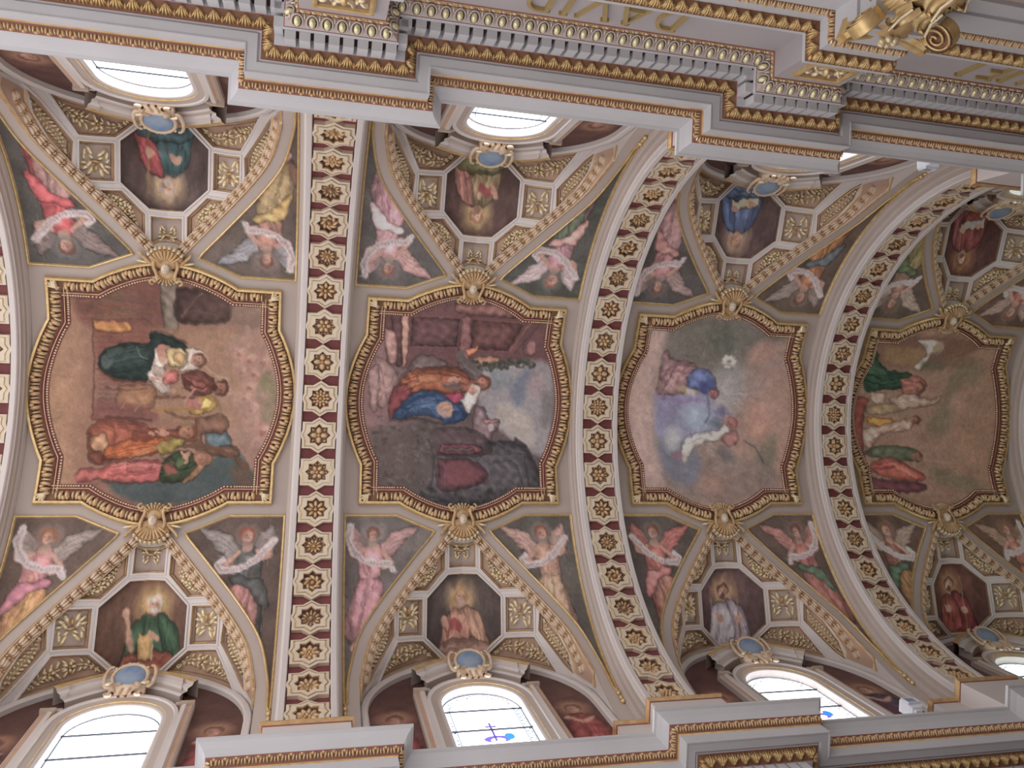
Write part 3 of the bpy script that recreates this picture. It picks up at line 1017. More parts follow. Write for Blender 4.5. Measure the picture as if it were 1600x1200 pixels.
def merge_units(me, mts, name):
    """many tiny repeats joined into one part"""
    n = len(me.vertices); co = np.empty(n * 3); me.vertices.foreach_get('co', co); co = co.reshape(-1, 3)
    fs = [tuple(p.vertices) for p in me.polygons]; mi = [p.material_index for p in me.polygons]
    V = []; F = []; MI = []
    for k, mt in enumerate(mts):
        A = np.array(mt)[:3]
        V.append(co @ A[:, :3].T + A[:, 3]); F += [tuple(i + k * n for i in f) for f in fs]; MI += mi
    o = bpy.data.meshes.new(name)
    if V:
        o.from_pydata(np.vstack(V).tolist(), [], F)
        for m in me.materials: o.materials.append(m)
        o.polygons.foreach_set('material_index', MI); o.polygons.foreach_set('use_smooth', [True] * len(F)); o.update()
    return o
ENT = {}
for sg, nm in ((-1, 'trim_1'), (1, 'trim_2')):
    root, parts = entab(sg, nm); ENT[sg] = parts
    def rowof(unit, part, i, pitch, dz=0.0):
        a, b = PROF[i], PROF[i + 1]
        for mt in rowpos(sg, a[0], a[1], b[0], b[1], pitch):
            spawn(Node(unit, units[unit]), parts[part], mt)
    rowof('egg', 'bed_moulding', 4, .182)
    rowof('dentil', 'dentil_band', 7, .182)
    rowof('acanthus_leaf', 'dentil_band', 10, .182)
    bl = rowpos(sg, .012, -2.885, .035, -2.85, .14)
    if bl: spawn(Node('bead_row', merge_units(units['bead'], bl, 'bead_row'), kind='stuff'), parts['bed_moulding'])
    for mt in rowpos(sg, .665, -2.055, .725, -1.96, .135):
        spawn(Node('cup_leaf', units['cup_leaf']), parts['corona'], mt)
    for mt in rowpos(sg, .03, -3.945, .13, -3.80, .17): spawn(Node('acanthus_leaf', units['acanthus_leaf']), parts['architrave'], mt)
    gl_ = rowpos(sg, .005, -4.22, .03, -4.13, .12)
    if gl_: spawn(Node('small_leaf_row', merge_units(units['cup_leaf'], gl_, 'small_leaf_row'), kind='stuff'), parts['architrave'])
    # carved gilt tablet on the frieze of each pier
    tb = M(); pm = lambda u, v, h=0: np.array([u, v, h])
    rect = ccw([(-.36, -.24), (.36, -.24), (.36, .24), (-.36, .24)])
    sweep(tb, rect, [(0, 0), (0, .05), (.03, .06), (.06, .05), (.07, .015)], pm, True, ['gold'] * 4); tb.mat('recess'); tb.add([(x, y, .012) for x, y in rect], [(0, 1, 2, 3)])
    orn = M(); orn.smooth = True
    for s in (-1, 1):
        orn.mat('palegold')
        for i in range(5): leafblob(orn, FR0, s * (.06 + .045 * i), .09 * math.sin(i * 1.7), .07, .028, s * (.3 + i * .8), .06)
        leafblob(orn, FR0, s * .12, -.1, .12, .02, s * .3, .04)
    orn.mat('gold'); leafblob(orn, FR0, 0, 0, .06, .09, 0, .08)
    tnode = Node('tablet', tb, kids=[Node('foliage', orn)])
    for k in ARCHES:
        if inview((k * L, sg * FP, H - 3.3), 60):
            ey = np.array([0, 0, 1.]); nz = np.array([0, -sg * 1., 0]); ex = np.cross(ey, nz)
            spawn(tnode, parts['frieze'], frame_mtx((k * L, sg * FP, -3.32), ex, ey, nz))

# raised letters on the frieze
def letter(ch):
    m = M().mat('letter')
    def bar(p, q, w, serif=True, t=.05):
        p = np.array(p, float); q = np.array(q, float); d = (q - p) / np.linalg.norm(q - p); n = np.array([-d[1], d[0]]) * w / 2
        c = [p - n, p + n, q + n, q - n]
        vs_ = [(a[0], a[1], 0) for a in c] + [(a[0], a[1], t) for a in c]
        m.add(vs_, [(4, 5, 6, 7), (0, 1, 5, 4), (1, 2, 6, 5), (2, 3, 7, 6), (3, 0, 4, 7)])
        if serif:
            for e in (p, q):
                m.box((e[0], e[1], t / 2), (w * .95, .014, t / 2 - .001))
    h = .56
    if ch == 'I': bar((0, 0), (0, h), .06)
    elif ch == 'D':
        bar((-.13, 0), (-.13, h), .06)
        P = [(-.10, h - .02)] + [(-.02 + .17 * math.cos(a), h / 2 + (h / 2 - .02) * math.sin(a)) for a in np.linspace(math.pi / 2, -math.pi / 2, 11)] + [(-.10, .02)]
        for a, b in zip(P[:-1], P[1:]): bar(a, b, .05, False)
    elif ch == 'A':
        bar((-.19, 0), (0, h), .035); bar((.19, 0), (0, h), .06); bar((-.12, .19), (.13, .19), .03, False)
    elif ch == 'V':
        bar((-.19, h), (0, 0), .06); bar((.19, h), (0, 0), .035)
    elif ch == 'N':
        bar((-.17, 0), (-.17, h), .04); bar((.17, 0), (.17, h), .04); bar((-.17, h), (.17, 0), .06, False)
    elif ch == 'E':
        bar((-.10, 0), (-.10, h), .06)
        for z in (.02, h / 2, h - .02): bar((-.08, z), (.13, z), .035, False)
    elif ch == 'L':
        bar((-.10, 0), (-.10, h), .06); bar((-.08, .02), (.15, .02), .035, False)
    return m.mesh('letter')
LET = {c: letter(c) for c in 'DAVINEL'}
def inscribe(sg, xc, items):
    for ch, dx in items:
        ey = np.array([0, 0, 1.]); nz = np.array([0, -sg * 1., 0]); ex = np.cross(ey, nz)
        spawn(Node('letter', LET[ch]), ENT[sg]['frieze'], frame_mtx((xc + dx, sg * FY, -3.64), ex, ey, nz))
inscribe(-1, L / 2, [('D', .88), ('A', .37), ('V', -.10), ('I', -.47), ('D', -.83)])
inscribe(-1, 1.5 * L, [('D', 1.30), ('A', .85), ('N', .37), ('I', -.12), ('E', -.43), ('L', -.95)])

# ================================================================== pilasters and the gilded capital in view
pil_m = M().mat('white'); pil_m.box((0, 0, -9.9), (.50, .25, 4.37))
pil = Node('pilaster_shaft', pil_m)
def capital_nodes(sg):
    k = []
    ab_ = M().mat('gold')
    def abq(z, s=1.0):
        P = []
        c = [(-.66, -.66), (.66, -.66), (.66, .66), (-.66, .66)]
        for i in range(4):
            a = np.array(c[i]); b = np.array(c[(i + 1) % 4]); mid = (a + b) / 2 * .76
            for t in np.linspace(.07, .93, 10):
                q = a + (b - a) * t; q = q - (a + b) / 2 * .26 * math.sin(math.pi * t)
                P.append(tuple(q * s))
        return [(x, y, z) for x, y in P]
    rows = [abq(-4.36), abq(-4.44), abq(-4.46, .95), abq(-4.55, .93), abq(-4.56, .60)]
    ab_.grid(rows, True); ab_.add(abq(-4.36), [tuple(range(40))])
    k.append(Node('abacus', ab_))
    bell = M().mat('oldgold'); bell.smooth = True
    rows = []
    for z, r in ((-4.55, .56), (-4.70, .50), (-5.0, .44), (-5.55, .42), (-5.62, .46), (-5.68, .42)):
        rows.append([(r * math.cos(a), r * math.sin(a), z) for a in np.linspace(0, 2 * math.pi, 20, endpoint=False)])
    bell.grid(rows, True); k.append(Node('bell', bell))
    for i in range(4):
        a = math.pi / 4 + i * math.pi / 2
        d = np.array([math.cos(a), math.sin(a), 0]); sd = np.array([-math.sin(a), math.cos(a), 0]); z = np.array([0, 0, 1.])
        v = M().mat('gold'); v.smooth = True
        c0 = d * .72 + z * -4.75
        for s in (-1, 1):
            pts = []
            for t in np.linspace(0, 1, 48):
                an = t * 5.0 * math.pi + math.pi * .5; r = .19 * (1 - t) + .025
                pts.append(c0 + d * r * math.cos(an) + z * r * math.sin(an) + sd * s * (.07 + .03 * t))
            v.tube(pts, .017, 5)
            v.mat('umber'); ang = np.linspace(0, 2 * math.pi, 18, endpoint=False)
            disc = [c0 + d * .19 * math.cos(q) + z * .19 * math.sin(q) + sd * s * .065 for q in ang]
            v.add(disc, [tuple(range(18))]); v.mat('gold')
        rim = [[c0 + d * .205 * math.cos(q) + z * .205 * math.sin(q) + sd * s for q in ang] for s in (-.075, .075)]
        v.grid(rim, True)
        v.tube([d * .45 + z * -5.25, d * .47 + z * -5.0, d * .52 + z * -4.75, d * .62 + z * -4.58, d * .74 + z * -4.55], .05, 6, .08)
        k.append(Node('volute', v))
    for ring_, (n, z0, r0, ln) in enumerate(((8, -5.55, .47, .42), (8, -5.15, .50, .40))):
        for i in range(n):
            a = 2 * math.pi * (i + .5 * ring_) / n
            d = np.array([math.cos(a), math.sin(a), 0]); sd = np.array([-math.sin(a), math.cos(a), 0]); z = np.array([0, 0, 1.])
            lf = M().mat('gold'); lf.smooth = True
            rows = []
            for t in np.linspace(0, 1, 9):
                w = .21 * (.55 + .45 * math.sin(math.pi * (.15 + .8 * t))) * (1 - .55 * max(0, t - .75) / .25)
                cu_ = .20 * max(0, t - .55) ** 1.5 * 2.2; dz = ln * min(t, .86) - .25 * max(0, t - .86)
                row = []
                for q in np.linspace(-1, 1, 13):
                    ww = w * (1 + .16 * math.sin(t * 22)) if abs(q) > .9 else w
                    rr = r0 + cu_ + .03 * math.cos(q * math.pi * 3) - .07 * q * q
                    row.append(d * rr + z * (z0 + dz) + sd * q * ww)
                rows.append(row)
            lf.grid(rows)
            lf.mat('palegold'); lf.tube([d * (r0 + .02) + z * z0, d * (r0 + .05) + z * (z0 + ln * .5), d * (r0 + .14) + z * (z0 + ln * .85)], .022, 5)
            k.append(Node('acanthus_leaf', lf))
    for i in range(4):
        fl = M().mat('palegold'); fl.smooth = True
        a = i * math.pi / 2; d = np.array([math.cos(a), math.sin(a), 0]); sd = np.array([-math.sin(a), math.cos(a), 0])
        for j in range(6):
            q = j * math.pi / 3
            fl.blob(d * .56 + np.array([0, 0, -4.50]) + sd * .08 * math.cos(q) + np.array([0, 0, .08 * math.sin(q)]), sd * .06, np.array([0, 0, .05]), d * .06, 6, 3)
        k.append(Node('fleuron', fl))
    return k
cap_kids = capital_nodes(-1)
SID = {1: 'lower', -1: 'upper'}
PILLAB = {(k, sg): f'tall white pilaster on the {SID[sg]} wall under the {n} arch' for k, n in ((0, 'nearest'), (1, 'second'), (2, 'third')) for sg in (1, -1)}
for k in ARCHES[1:4]:
    for sg in (-1,):
        if k == 1 and sg == -1:
            c = empty('pilaster_capital', T(k * L + .02, sg * 5.50, H), label='gilded foliate capital with spiral volutes below the cornice at top right', category='capital')
            for n in cap_kids: spawn(n, c)
        if k == 1: spawn(Node('pilaster', pil.mesh), None, T(k * L, sg * 5.46, H), category='pilaster', label=PILLAB[(k, sg)])

# ================================================================== little floodlights on the cornice
def floodlight():
    body = M().mat('boxwhite')
    rows = [[(x * s, y * s + o, z) for x, y in ((-.13, -.10), (.13, -.10), (.13, .10), (-.13, .10))] for s, o, z in ((.7, 0, 0), (.95, 0, .06), (1.0, -.01, .24), (.9, 0, .27))]
    body.grid(rows, True); body.add(rows[-1], [(0, 1, 2, 3)]); body.add(rows[0], [(3, 2, 1, 0)])
    ln = M().mat('boxglass'); ln.box((0, -.112, .15), (.10, .008, .07))
    rimm = M().mat('boxwhite')
    for c, h in (((0, -.115, .23), (.12, .02, .012)), ((0, -.115, .07), (.12, .02, .012)), ((-.11, -.115, .15), (.012, .02, .08)), ((.11, -.115, .15), (.012, .02, .08))): rimm.box(c, h)
    br = M().mat('boxwhite'); br.box((0, .02, -.02), (.06, .06, .03))
    return [Node('housing', body), Node('lens', ln), Node('bezel', rimm), Node('bracket', br)]
fk = floodlight()
for x, y, z, rz, lb in ((9.62, 4.48, -1.635, 0, 'small white floodlight box standing on the lower cornice edge'),
                        (9.62, -4.55, -1.635, math.pi, 'small white floodlight box standing on the upper cornice edge')):
    f = empty('floodlight', T(x, y, H + z, rz), label=lb, category='floodlight')
    for n in fk: spawn(n, f)

# ================================================================== paintings: pigment laid stroke by stroke on the wall surface
GAIN = 1.22
class Paint:
    def __init__(s, X, Y, base, unit=1.0):
        r = np.random.default_rng(5); u = unit      # unsteady hand: edges waver a little
        wx = np.zeros(X.shape); wy = np.zeros(X.shape)
        for k, wl in ((1.3, 70), (.6, 26), (.3, 13)):
            for j in range(4):
                a = r.uniform(0, 6.28); f = 2 * math.pi / (wl * u) * r.uniform(.7, 1.4); ph = r.uniform(0, 6.28, 2)
                q = (X * math.cos(a) + Y * math.sin(a)) * f
                wx += k * u * np.sin(q + ph[0]); wy += k * u * np.sin(q * 1.1 + ph[1])
        s.X, s.Y = X + wx, Y + wy
        s.C = np.empty(X.shape + (3,)); s.C[:] = base
        s.unit = unit
    def mix(s, k, col):
        s.C += (np.array(col, float) - s.C) * k[..., None]
    def _sub(s, x0, x1, y0, y1):
        return (s.X > x0) & (s.X < x1) & (s.Y > y0) & (s.Y < y1)
    def ell(s, cx, cy, rx, ry, col, ang=0, soft=.35, al=1.0):
        r = max(rx, ry) * 1.3; k = s._sub(cx - r, cx + r, cy - r, cy + r)
        if not k.any(): return
        x = s.X[k] - cx; y = s.Y[k] - cy; c, n = math.cos(ang), math.sin(ang)
        d = np.hypot((x * c + y * n) / rx, (-x * n + y * c) / ry)
        t = np.clip((1 + soft * .5 - d) / soft, 0, 1) * al
        s.C[k] += (np.array(col, float) - s.C[k]) * t[:, None]
    def _dist(s, k, P, closed):
        x = s.X[k]; y = s.Y[k]; best = np.full(x.shape, 1e9); n = len(P)
        for i in range(n if closed else n - 1):
            a = P[i]; b = P[(i + 1) % n]; d = b - a; l2 = d @ d + 1e-9
            t = np.clip(((x - a[0]) * d[0] + (y - a[1]) * d[1]) / l2, 0, 1)
            best = np.minimum(best, np.hypot(x - a[0] - t * d[0], y - a[1] - t * d[1]))
        return best
    def poly(s, P, col, soft=None, al=1.0, smooth=True, col2=None, gdir=(0, 1)):
        soft = soft or 8 * s.unit
        P = np.array(P, float)
        if smooth:
            Q = np.vstack([P, P[:1]]); Q = smooth_line(Q, len(P) * 4 + 1)[:-1]
            P = Q
        k = s._sub(P[:, 0].min() - soft, P[:, 0].max() + soft, P[:, 1].min() - soft, P[:, 1].max() + soft)
        if not k.any(): return
        d = s._dist(k, P, True); ins = inpoly(s.X[k], s.Y[k], P)
        t = np.clip((np.where(ins, d, -d) + soft / 2) / soft, 0, 1) * al
        c = np.array(col, float)
        if col2 is not None:
            g = s.X[k] * gdir[0] + s.Y[k] * gdir[1]; g = (g - g.min()) / (np.ptp(g) + 1e-9)
            c = c + (np.array(col2, float) - c) * g[:, None]
        if soft < 17 * s.unit:          # painted modelling: round the form, break it into folds
            dm = np.where(ins, d, 0); dm = dm / (dm.max() + 1e-9)
            xx = s.X[k] / s.unit; yy = s.Y[k] / s.unit
            fo = np.sin(xx * .11 + 2.2 * np.sin(yy * .045) + P[0, 0]) * .5 + np.sin(yy * .13 - xx * .05 + 1.7 * np.sin(xx * .04) + P[0, 1]) * .5
            g = (xx * .5 + yy); g = (g - g.min()) / (np.ptp(g) + 1e-9)
            c = np.clip(c * (np.clip(.60 + .75 * np.sqrt(dm), .6, 1.18) + .14 * fo - .16 * (g - .5))[:, None] , 0, 255)
        s.C[k] += (c - s.C[k]) * t[:, None]
        if soft < 17 * s.unit:          # contour
            s.C[k] *= (1 - .22 * al * np.clip(1 - d / (3.2 * s.unit), 0, 1))[:, None]
    def line(s, P, w, col, al=1.0, soft=None, smooth=True):
        soft = soft or 5 * s.unit
        P = np.array(P, float)
        if smooth and len(P) > 2: P = smooth_line(P, len(P) * 4)
        k = s._sub(P[:, 0].min() - w - soft, P[:, 0].max() + w + soft, P[:, 1].min() - w - soft, P[:, 1].max() + w + soft)
        if not k.any(): return
        t = np.clip((w / 2 - s._dist(k, P, False) + soft / 2) / soft, 0, 1) * al
        s.C[k] += (np.array(col, float) - s.C[k]) * t[:, None]
    def grad(s, p, q, col, al=1.0):
        """wash that grows from p to q"""
        d = np.array(q, float) - p; t = np.clip(((s.X - p[0]) * d[0] + (s.Y - p[1]) * d[1]) / (d @ d), 0, 1)
        s.mix(t * al, col)
    def mottle(s, amt, sizes, seed=0, n=120):
        r = np.random.default_rng(seed); x0, x1, y0, y1 = s.X.min(), s.X.max(), s.Y.min(), s.Y.max()
        F = np.zeros(s.X.shape)
        for sz in sizes:
            for i in range(10):
                a = r.uniform(0, 2 * math.pi); f = 2 * math.pi / sz * r.uniform(.6, 1.5)
                F += np.sin((s.X * math.cos(a) + s.Y * math.sin(a)) * f + r.uniform(0, 7) + 1.5 * np.sin((s.X * math.sin(a) - s.Y * math.cos(a)) * f * .6))
        F /= math.sqrt(10 * len(sizes) / 2)
        s.C *= (1 + amt * F)[..., None]
    def folds(s, P, n, col, w, al, spread, seed=0):
        r = np.random.default_rng(seed); P = np.array(P, float)
        for i in range(n):
            o = r.normal(0, spread, 2); s.line(P + o + r.normal(0, spread * .25, P.shape), w, col, al * r.uniform(.5, 1))
    def head(s, x, y, r, skin, hair, look=(1, 0), halo=None, beard=None):
        """head with hair, face turned along 'look' (direction of the crown of the head is up)"""
        ux, uy = look
        if halo: s.ell(x, y, r * 1.9, r * 1.9, halo, soft=.5, al=.75)
        s.ell(x + ux * r * .25, y + uy * r * .25, r * 1.18, r * 1.18, hair, soft=.25)
        s.ell(x - ux * r * .15, y - uy * r * .15, r * (.98 if abs(ux) > .5 else .78), r * (.78 if abs(ux) > .5 else .98), skin, soft=.3)
        dk = tuple(c * .62 for c in skin)
        px, py = -uy, ux
        s.ell(x + px * r * .45 - ux * r * .1, y + py * r * .45 - uy * r * .1, r * .5, r * .5, tuple(c * .74 for c in skin), soft=1.3, al=.75)
        s.ell(x - px * r * .25, y - py * r * .25, r * .4, r * .4, tuple(min(255, c * 1.1) for c in skin), soft=1.3, al=.6)
        for q in (-.34, .30):
            s.ell(x + ux * r * .12 + px * r * q, y + uy * r * .12 + py * r * q, r * .16, r * .12, dk, soft=1.2, al=.8)
        s.line([(x + ux * r * .1, y + uy * r * .1), (x - ux * r * .25 + px * r * .1, y - uy * r * .25 + py * r * .1)], r * .10, tuple(c * .82 for c in skin), .6, r * .15, smooth=False)
        s.ell(x - ux * r * .48, y - uy * r * .48, r * .2, r * .13, tuple(c * .72 for c in skin), soft=1.2, al=.8)
        s.ell(x + ux * r * .85, y + uy * r * .85, r * .6, r * .35, tuple(min(255, c * 1.25) for c in hair), math.atan2(py, px), 1.2, .5)
        if beard:
            s.ell(x - ux * r * .85, y - uy * r * .85, r * .5, r * .5, beard, soft=.4)
    def brush(s, n, ln, w, seed=0, al=.38, var=.07):
        """short strokes of the colour already there, a little lighter or darker"""
        r = np.random.default_rng(seed); h_, w_ = s.X.shape
        dx = abs(s.X[0, -1] - s.X[0, 0]) / w_; dy = abs(s.Y[-1, 0] - s.Y[0, 0]) / h_
        rx = int(ln / dx) + 2; ry = int(ln / dy) + 2
        g = s.C.mean(-1); gy, gx = np.gradient(g)
        for i in range(n):
            a, b = r.integers(2, h_ - 2), r.integers(2, w_ - 2)
            if math.hypot(gx[a, b], gy[a, b]) > .8: t = math.atan2(gy[a, b] / dy, gx[a, b] / dx) + math.pi / 2
            else: t = 1.2 * math.sin(a * .05) + 1.5 * math.sin(b * .04) + r.normal(0, .4)
            i0, i1, j0, j1 = max(0, a - ry), min(h_, a + ry), max(0, b - rx), min(w_, b + rx)
            x = s.X[i0:i1, j0:j1] - s.X[a, b]; y = s.Y[i0:i1, j0:j1] - s.Y[a, b]
            u = (x * math.cos(t) + y * math.sin(t)) / (ln * .5); v = (-x * math.sin(t) + y * math.cos(t)) / (w * .5)
            k = np.clip(1.2 - np.abs(v) - np.maximum(0, np.abs(u) - .6) * 2, 0, 1) * al
            c = s.C[a, b] * (1 + r.normal(0, var)) + r.normal(0, 4, 3)
            s.C[i0:i1, j0:j1] += (c - s.C[i0:i1, j0:j1]) * k[..., None]
    sat = .70
    def finish(s, tint=(1, 1, 1), gain=1.0):
        s.mottle(.022, (16 * s.unit, 9 * s.unit), 3)
        g = s.C.mean(-1, keepdims=True)
        c = np.clip(g + (s.C - g) * s.sat, 4, 255) / 255
        c = np.where(c <= .04045, c / 12.92, ((c + .055) / 1.055) ** 2.4)
        return np.clip(c * GAIN * gain * np.array(tint), 0, .88)

def canvas(name, us, vs_, sm, mask_poly, painter, h=0.0, tint=(1, 1, 1), gain=1.0, hole=None):
    """dense sheet on a surface; painter(U, V) -> Paint; cells outside the outline dropped"""
    U, V = np.meshgrid(us, vs_)
    P = painter(U, V)
    col = P.finish(tint, gain)
    nv, nu = U.shape
    pos = [sm(u, v, h) for u, v in zip(U.ravel(), V.ravel())]
    uc = (us[:-1] + us[1:]) / 2; vc = (vs_[:-1] + vs_[1:]) / 2
    UC, VC = np.meshgrid(uc, vc)
    keep = inpoly(UC, VC, mask_poly)
    if hole is not None: keep &= ~inpoly(UC, VC, hole)
    fs = [(i * nu + j, i * nu + j + 1, (i + 1) * nu + j + 1, (i + 1) * nu + j) for i, j in zip(*np.nonzero(keep))]
    used = np.zeros(nu * nv, bool); used[np.array(fs).ravel()] = True
    idx = np.cumsum(used) - 1
    m = M().mat('fresco'); m.add([p for p, k in zip(pos, used) if k], [tuple(int(idx[i]) for i in f) for f in fs])
    me = m.mesh(name, True)
    at = me.color_attributes.new('Paint', 'FLOAT_COLOR', 'POINT')
    c = col.reshape(-1, 3)[used]
    at.data.foreach_set('color', np.concatenate([c, np.ones((len(c), 1))], 1).astype(np.float32).ravel())
    return me

def quad_coords(U, V, quad):
    a = (U / PA + 1) / 2; b = (V / PV + 1) / 2
    tl, tr, br, bl = (np.array(q, float) for q in quad)
    X = (1 - a) * (1 - b) * tl[0] + a * (1 - b) * tr[0] + a * b * br[0] + (1 - a) * b * bl[0]
    Y = (1 - a) * (1 - b) * tl[1] + a * (1 - b) * tr[1] + a * b * br[1] + (1 - a) * b * bl[1]
    return X, Y
# ---- the four big scenes; the tops of the scenes point along the nave
def scene0(U, V):
    X, Y = quad_coords(U, V, ((200, 105), (1252, 157), (1215, 1110), (150, 1110)))
    p = Paint(X, Y, (160, 112, 94)); p.sat = .76
    p.grad((420, 600), (250, 600), (196, 146, 112)); p.grad((800, 500), (1200, 500), (182, 136, 120))
    p.poly([(300, 120), (700, 120), (700, 340), (620, 360), (560, 380), (380, 330), (310, 260)], (138, 88, 76), 40)
    p.poly([(380, 340), (640, 330), (630, 560), (420, 560)], (150, 92, 78), 30)
    p.poly([(380, 300), (540, 310), (540, 355), (400, 345)], (186, 124, 72), 12)
    r = np.random.default_rng(3)
    for i in range(46):
        y = r.uniform(190, 300); x = r.uniform(320, 470)
        p.line([(x, y), (x + r.uniform(120, 200), y + r.normal(10, 20))], 3, (r.uniform(95, 175), r.uniform(65, 120), r.uniform(55, 90)), .75)
    p.poly([(690, 130), (770, 130), (760, 345), (700, 345)], (128, 112, 98), 10)
    p.poly([(770, 150), (1010, 170), (1010, 270), (960, 310), (760, 300)], (82, 58, 54), 16)
    p.line([(780, 280), (860, 190), (880, 170)], 6, (150, 110, 90), .7); p.line([(790, 250), (940, 270)], 5, (120, 90, 78), .7)
    p.poly([(1010, 180), (1150, 250), (1140, 330), (1020, 300)], (150, 118, 104), 25, .8)
    p.poly([(640, 345), (1000, 330), (1060, 420), (1040, 740), (860, 760), (640, 700)], (178, 132, 102), 50, .75)
    p.grad((700, 430), (1000, 560), (205, 168, 138), .25)
    p.poly([(1150, 520), (1225, 540), (1215, 760), (1150, 740), (1110, 640)], (152, 142, 104), 30, .9)
    for x, y, q in ((1100, 470, 34), (1170, 480, 36), (1120, 530, 32), (1100, 590, 33), (1080, 640, 28), (1110, 690, 34), (1112, 750, 36), (1170, 785, 38), (1060, 520, 25), (1050, 440, 30)):
        p.ell(x, y, q * 1.25, q * 1.1, (208, 150, 132), soft=.7, al=.8); p.ell(x + 8, y - 8, q * .55, q * .5, (222, 176, 152), soft=.7, al=.8); p.ell(x - 8, y + 10, q * .4, q * .3, (160, 100, 92), soft=.8, al=.6)
    rr = np.random.default_rng(21)
    for i in range(26):
        x, y = rr.uniform(1010, 1220), rr.uniform(300, 860); q = rr.uniform(14, 30)
        p.ell(x, y, q * 1.4, q, (206, 164, 148), rr.uniform(0, 3), 1.0, .45); p.ell(x - 6, y + 8, q, q * .6, (164, 116, 104), rr.uniform(0, 3), 1.0, .35)
    for i in range(18):
        y = rr.uniform(200, 1050); p.line([(rr.uniform(200, 260), y), (rr.uniform(280, 380), y + rr.normal(0, 25))], 7, (178, 128, 100), .35)
    for i in range(14):
        x = rr.uniform(640, 1000); p.line([(x, 345), (x + rr.normal(0, 30), 520)], 10, (170, 126, 98), .25)
    # sky and shed at the foot of the scene
    p.poly([(440, 1000), (700, 1005), (860, 960), (1000, 860), (1090, 930), (1130, 1050), (700, 1110), (520, 1070)], (86, 98, 98), 26)
    p.poly([(890, 790), (990, 795), (1010, 860), (900, 870)], (98, 116, 122), 12)
    p.poly([(840, 735), (970, 715), (990, 790), (880, 800), (890, 860), (1020, 850), (1040, 900), (850, 870)], (132, 92, 74), 12)
    p.line([(780, 850), (940, 865), (1095, 945)], 20, (124, 86, 66)); p.line([(1030, 900), (1080, 980)], 12, (96, 72, 58), .8)
    p.poly([(1010, 940), (1100, 950), (1110, 1030), (1040, 1020)], (120, 88, 70), 20, .8)
    # crib
    for i in range(7): p.line([(400, 560 + i * 22), (640, 575 + i * 20)], 9, (150 - i * 6, 96, 76 + (i % 2) * 18), .75)
    p.poly([(490, 590), (640, 590), (640, 690), (480, 690)], (170, 118, 84), 12, .8)
    p.poly([(390, 650), (640, 690), (640, 750), (380, 740)], (142, 84, 78), 20, .8)
    p.line([(380, 290), (378, 560), (372, 740)], 8, (112, 64, 54), .7); p.line([(450, 300), (630, 300), (632, 380)], 6, (116, 68, 58), .6)
    for i in range(9): p.line([(385, 350 + i * 24), (635, 352 + i * 23)], 4, (112, 66, 56), .35)
    # mother
    p.poly([(395, 490), (420, 440), (520, 400), (625, 400), (640, 352), (730, 372), (800, 412), (770, 440), (700, 408), (660, 440), (645, 520), (610, 566), (480, 560), (410, 520)], (44, 60, 56), 9)
    p.folds([(430, 500), (520, 470), (620, 450)], 6, (96, 118, 110), 4, .6, 22, 1); p.ell(440, 480, 26, 36, (104, 116, 112), .5, al=.7)
    p.line([(570, 420), (590, 460), (620, 470)], 5, (140, 160, 150), .7)
    p.poly([(650, 420), (720, 420), (760, 450), (700, 500), (690, 540), (725, 610), (690, 625), (640, 580), (612, 535), (640, 500)], (214, 196, 182), 9)
    p.folds([(650, 520), (680, 560), (710, 600)], 4, (170, 140, 130), 4, .6, 10, 2)
    p.ell(685, 430, 26, 24, (206, 140, 120)); p.ell(700, 465, 34, 24, (212, 150, 124), .4)
    p.poly([(700, 430), (760, 420), (800, 450), (790, 500), (720, 500)], (214, 182, 128), 9)
    p.poly([(790, 420), (850, 425), (885, 455), (880, 500), (830, 520), (760, 520), (800, 480)], (212, 192, 178), 9)
    p.head(850, 476, 29, (206, 150, 126), (120, 76, 62), (1, -.1)); p.line([(800, 430), (870, 440), (900, 480)], 4, (236, 218, 180), .7)
    # father
    p.poly([(690, 520), (760, 530), (740, 580), (690, 580)], (190, 104, 96), 9)
    p.poly([(770, 540), (850, 520), (920, 560), (930, 600), (880, 640), (800, 610)], (126, 72, 62), 10)
    p.folds([(800, 570), (880, 590)], 4, (88, 48, 44), 5, .6, 12, 4)
    p.poly([(820, 560), (900, 590), (870, 620), (810, 600)], (170, 98, 86), 10, .8)
    p.poly([(800, 650), (900, 630), (940, 670), (900, 705), (820, 715)], (196, 154, 76), 10); p.folds([(830, 690), (920, 650)], 3, (146, 104, 50), 4, .7, 10, 5)
    p.ell(830, 668, 40, 30, (196, 124, 114), .2); p.line([(640, 700), (830, 690)], 16, (176, 128, 66), .8)
    p.head(955, 598, 31, (178, 116, 94), (98, 60, 50), (1, .1), beard=(92, 56, 46)); p.line([(920, 550), (985, 560), (1000, 610)], 3, (230, 210, 170), .6)
    # shepherds
    p.poly([(350, 790), (420, 735), (560, 745), (690, 790), (780, 770), (800, 830), (700, 880), (520, 900), (430, 935), (370, 900)], (160, 86, 66), 14)
    p.poly([(360, 820), (430, 800), (450, 860), (390, 880)], (196, 142, 104), 12)
    p.poly([(440, 860), (560, 820), (690, 815), (680, 880), (560, 905), (440, 910)], (198, 104, 58), 10)
    p.folds([(450, 880), (560, 850), (660, 840)], 6, (132, 62, 44), 5, .7, 14, 6)
    p.poly([(660, 850), (760, 810), (800, 830), (740, 880), (680, 890)], (148, 126, 64), 9)
    p.ell(690, 795, 26, 16, (206, 140, 112), .4)
    p.head(806, 792, 34, (196, 132, 104), (126, 74, 54), (1, -.1)); p.ell(800, 762, 30, 14, (176, 132, 92), .1, al=.8)
    p.line([(690, 795), (780, 822), (840, 838), (850, 825)], 8, (118, 74, 48)); p.line([(380, 740), (520, 750), (690, 790)], 5, (112, 58, 46), .7)
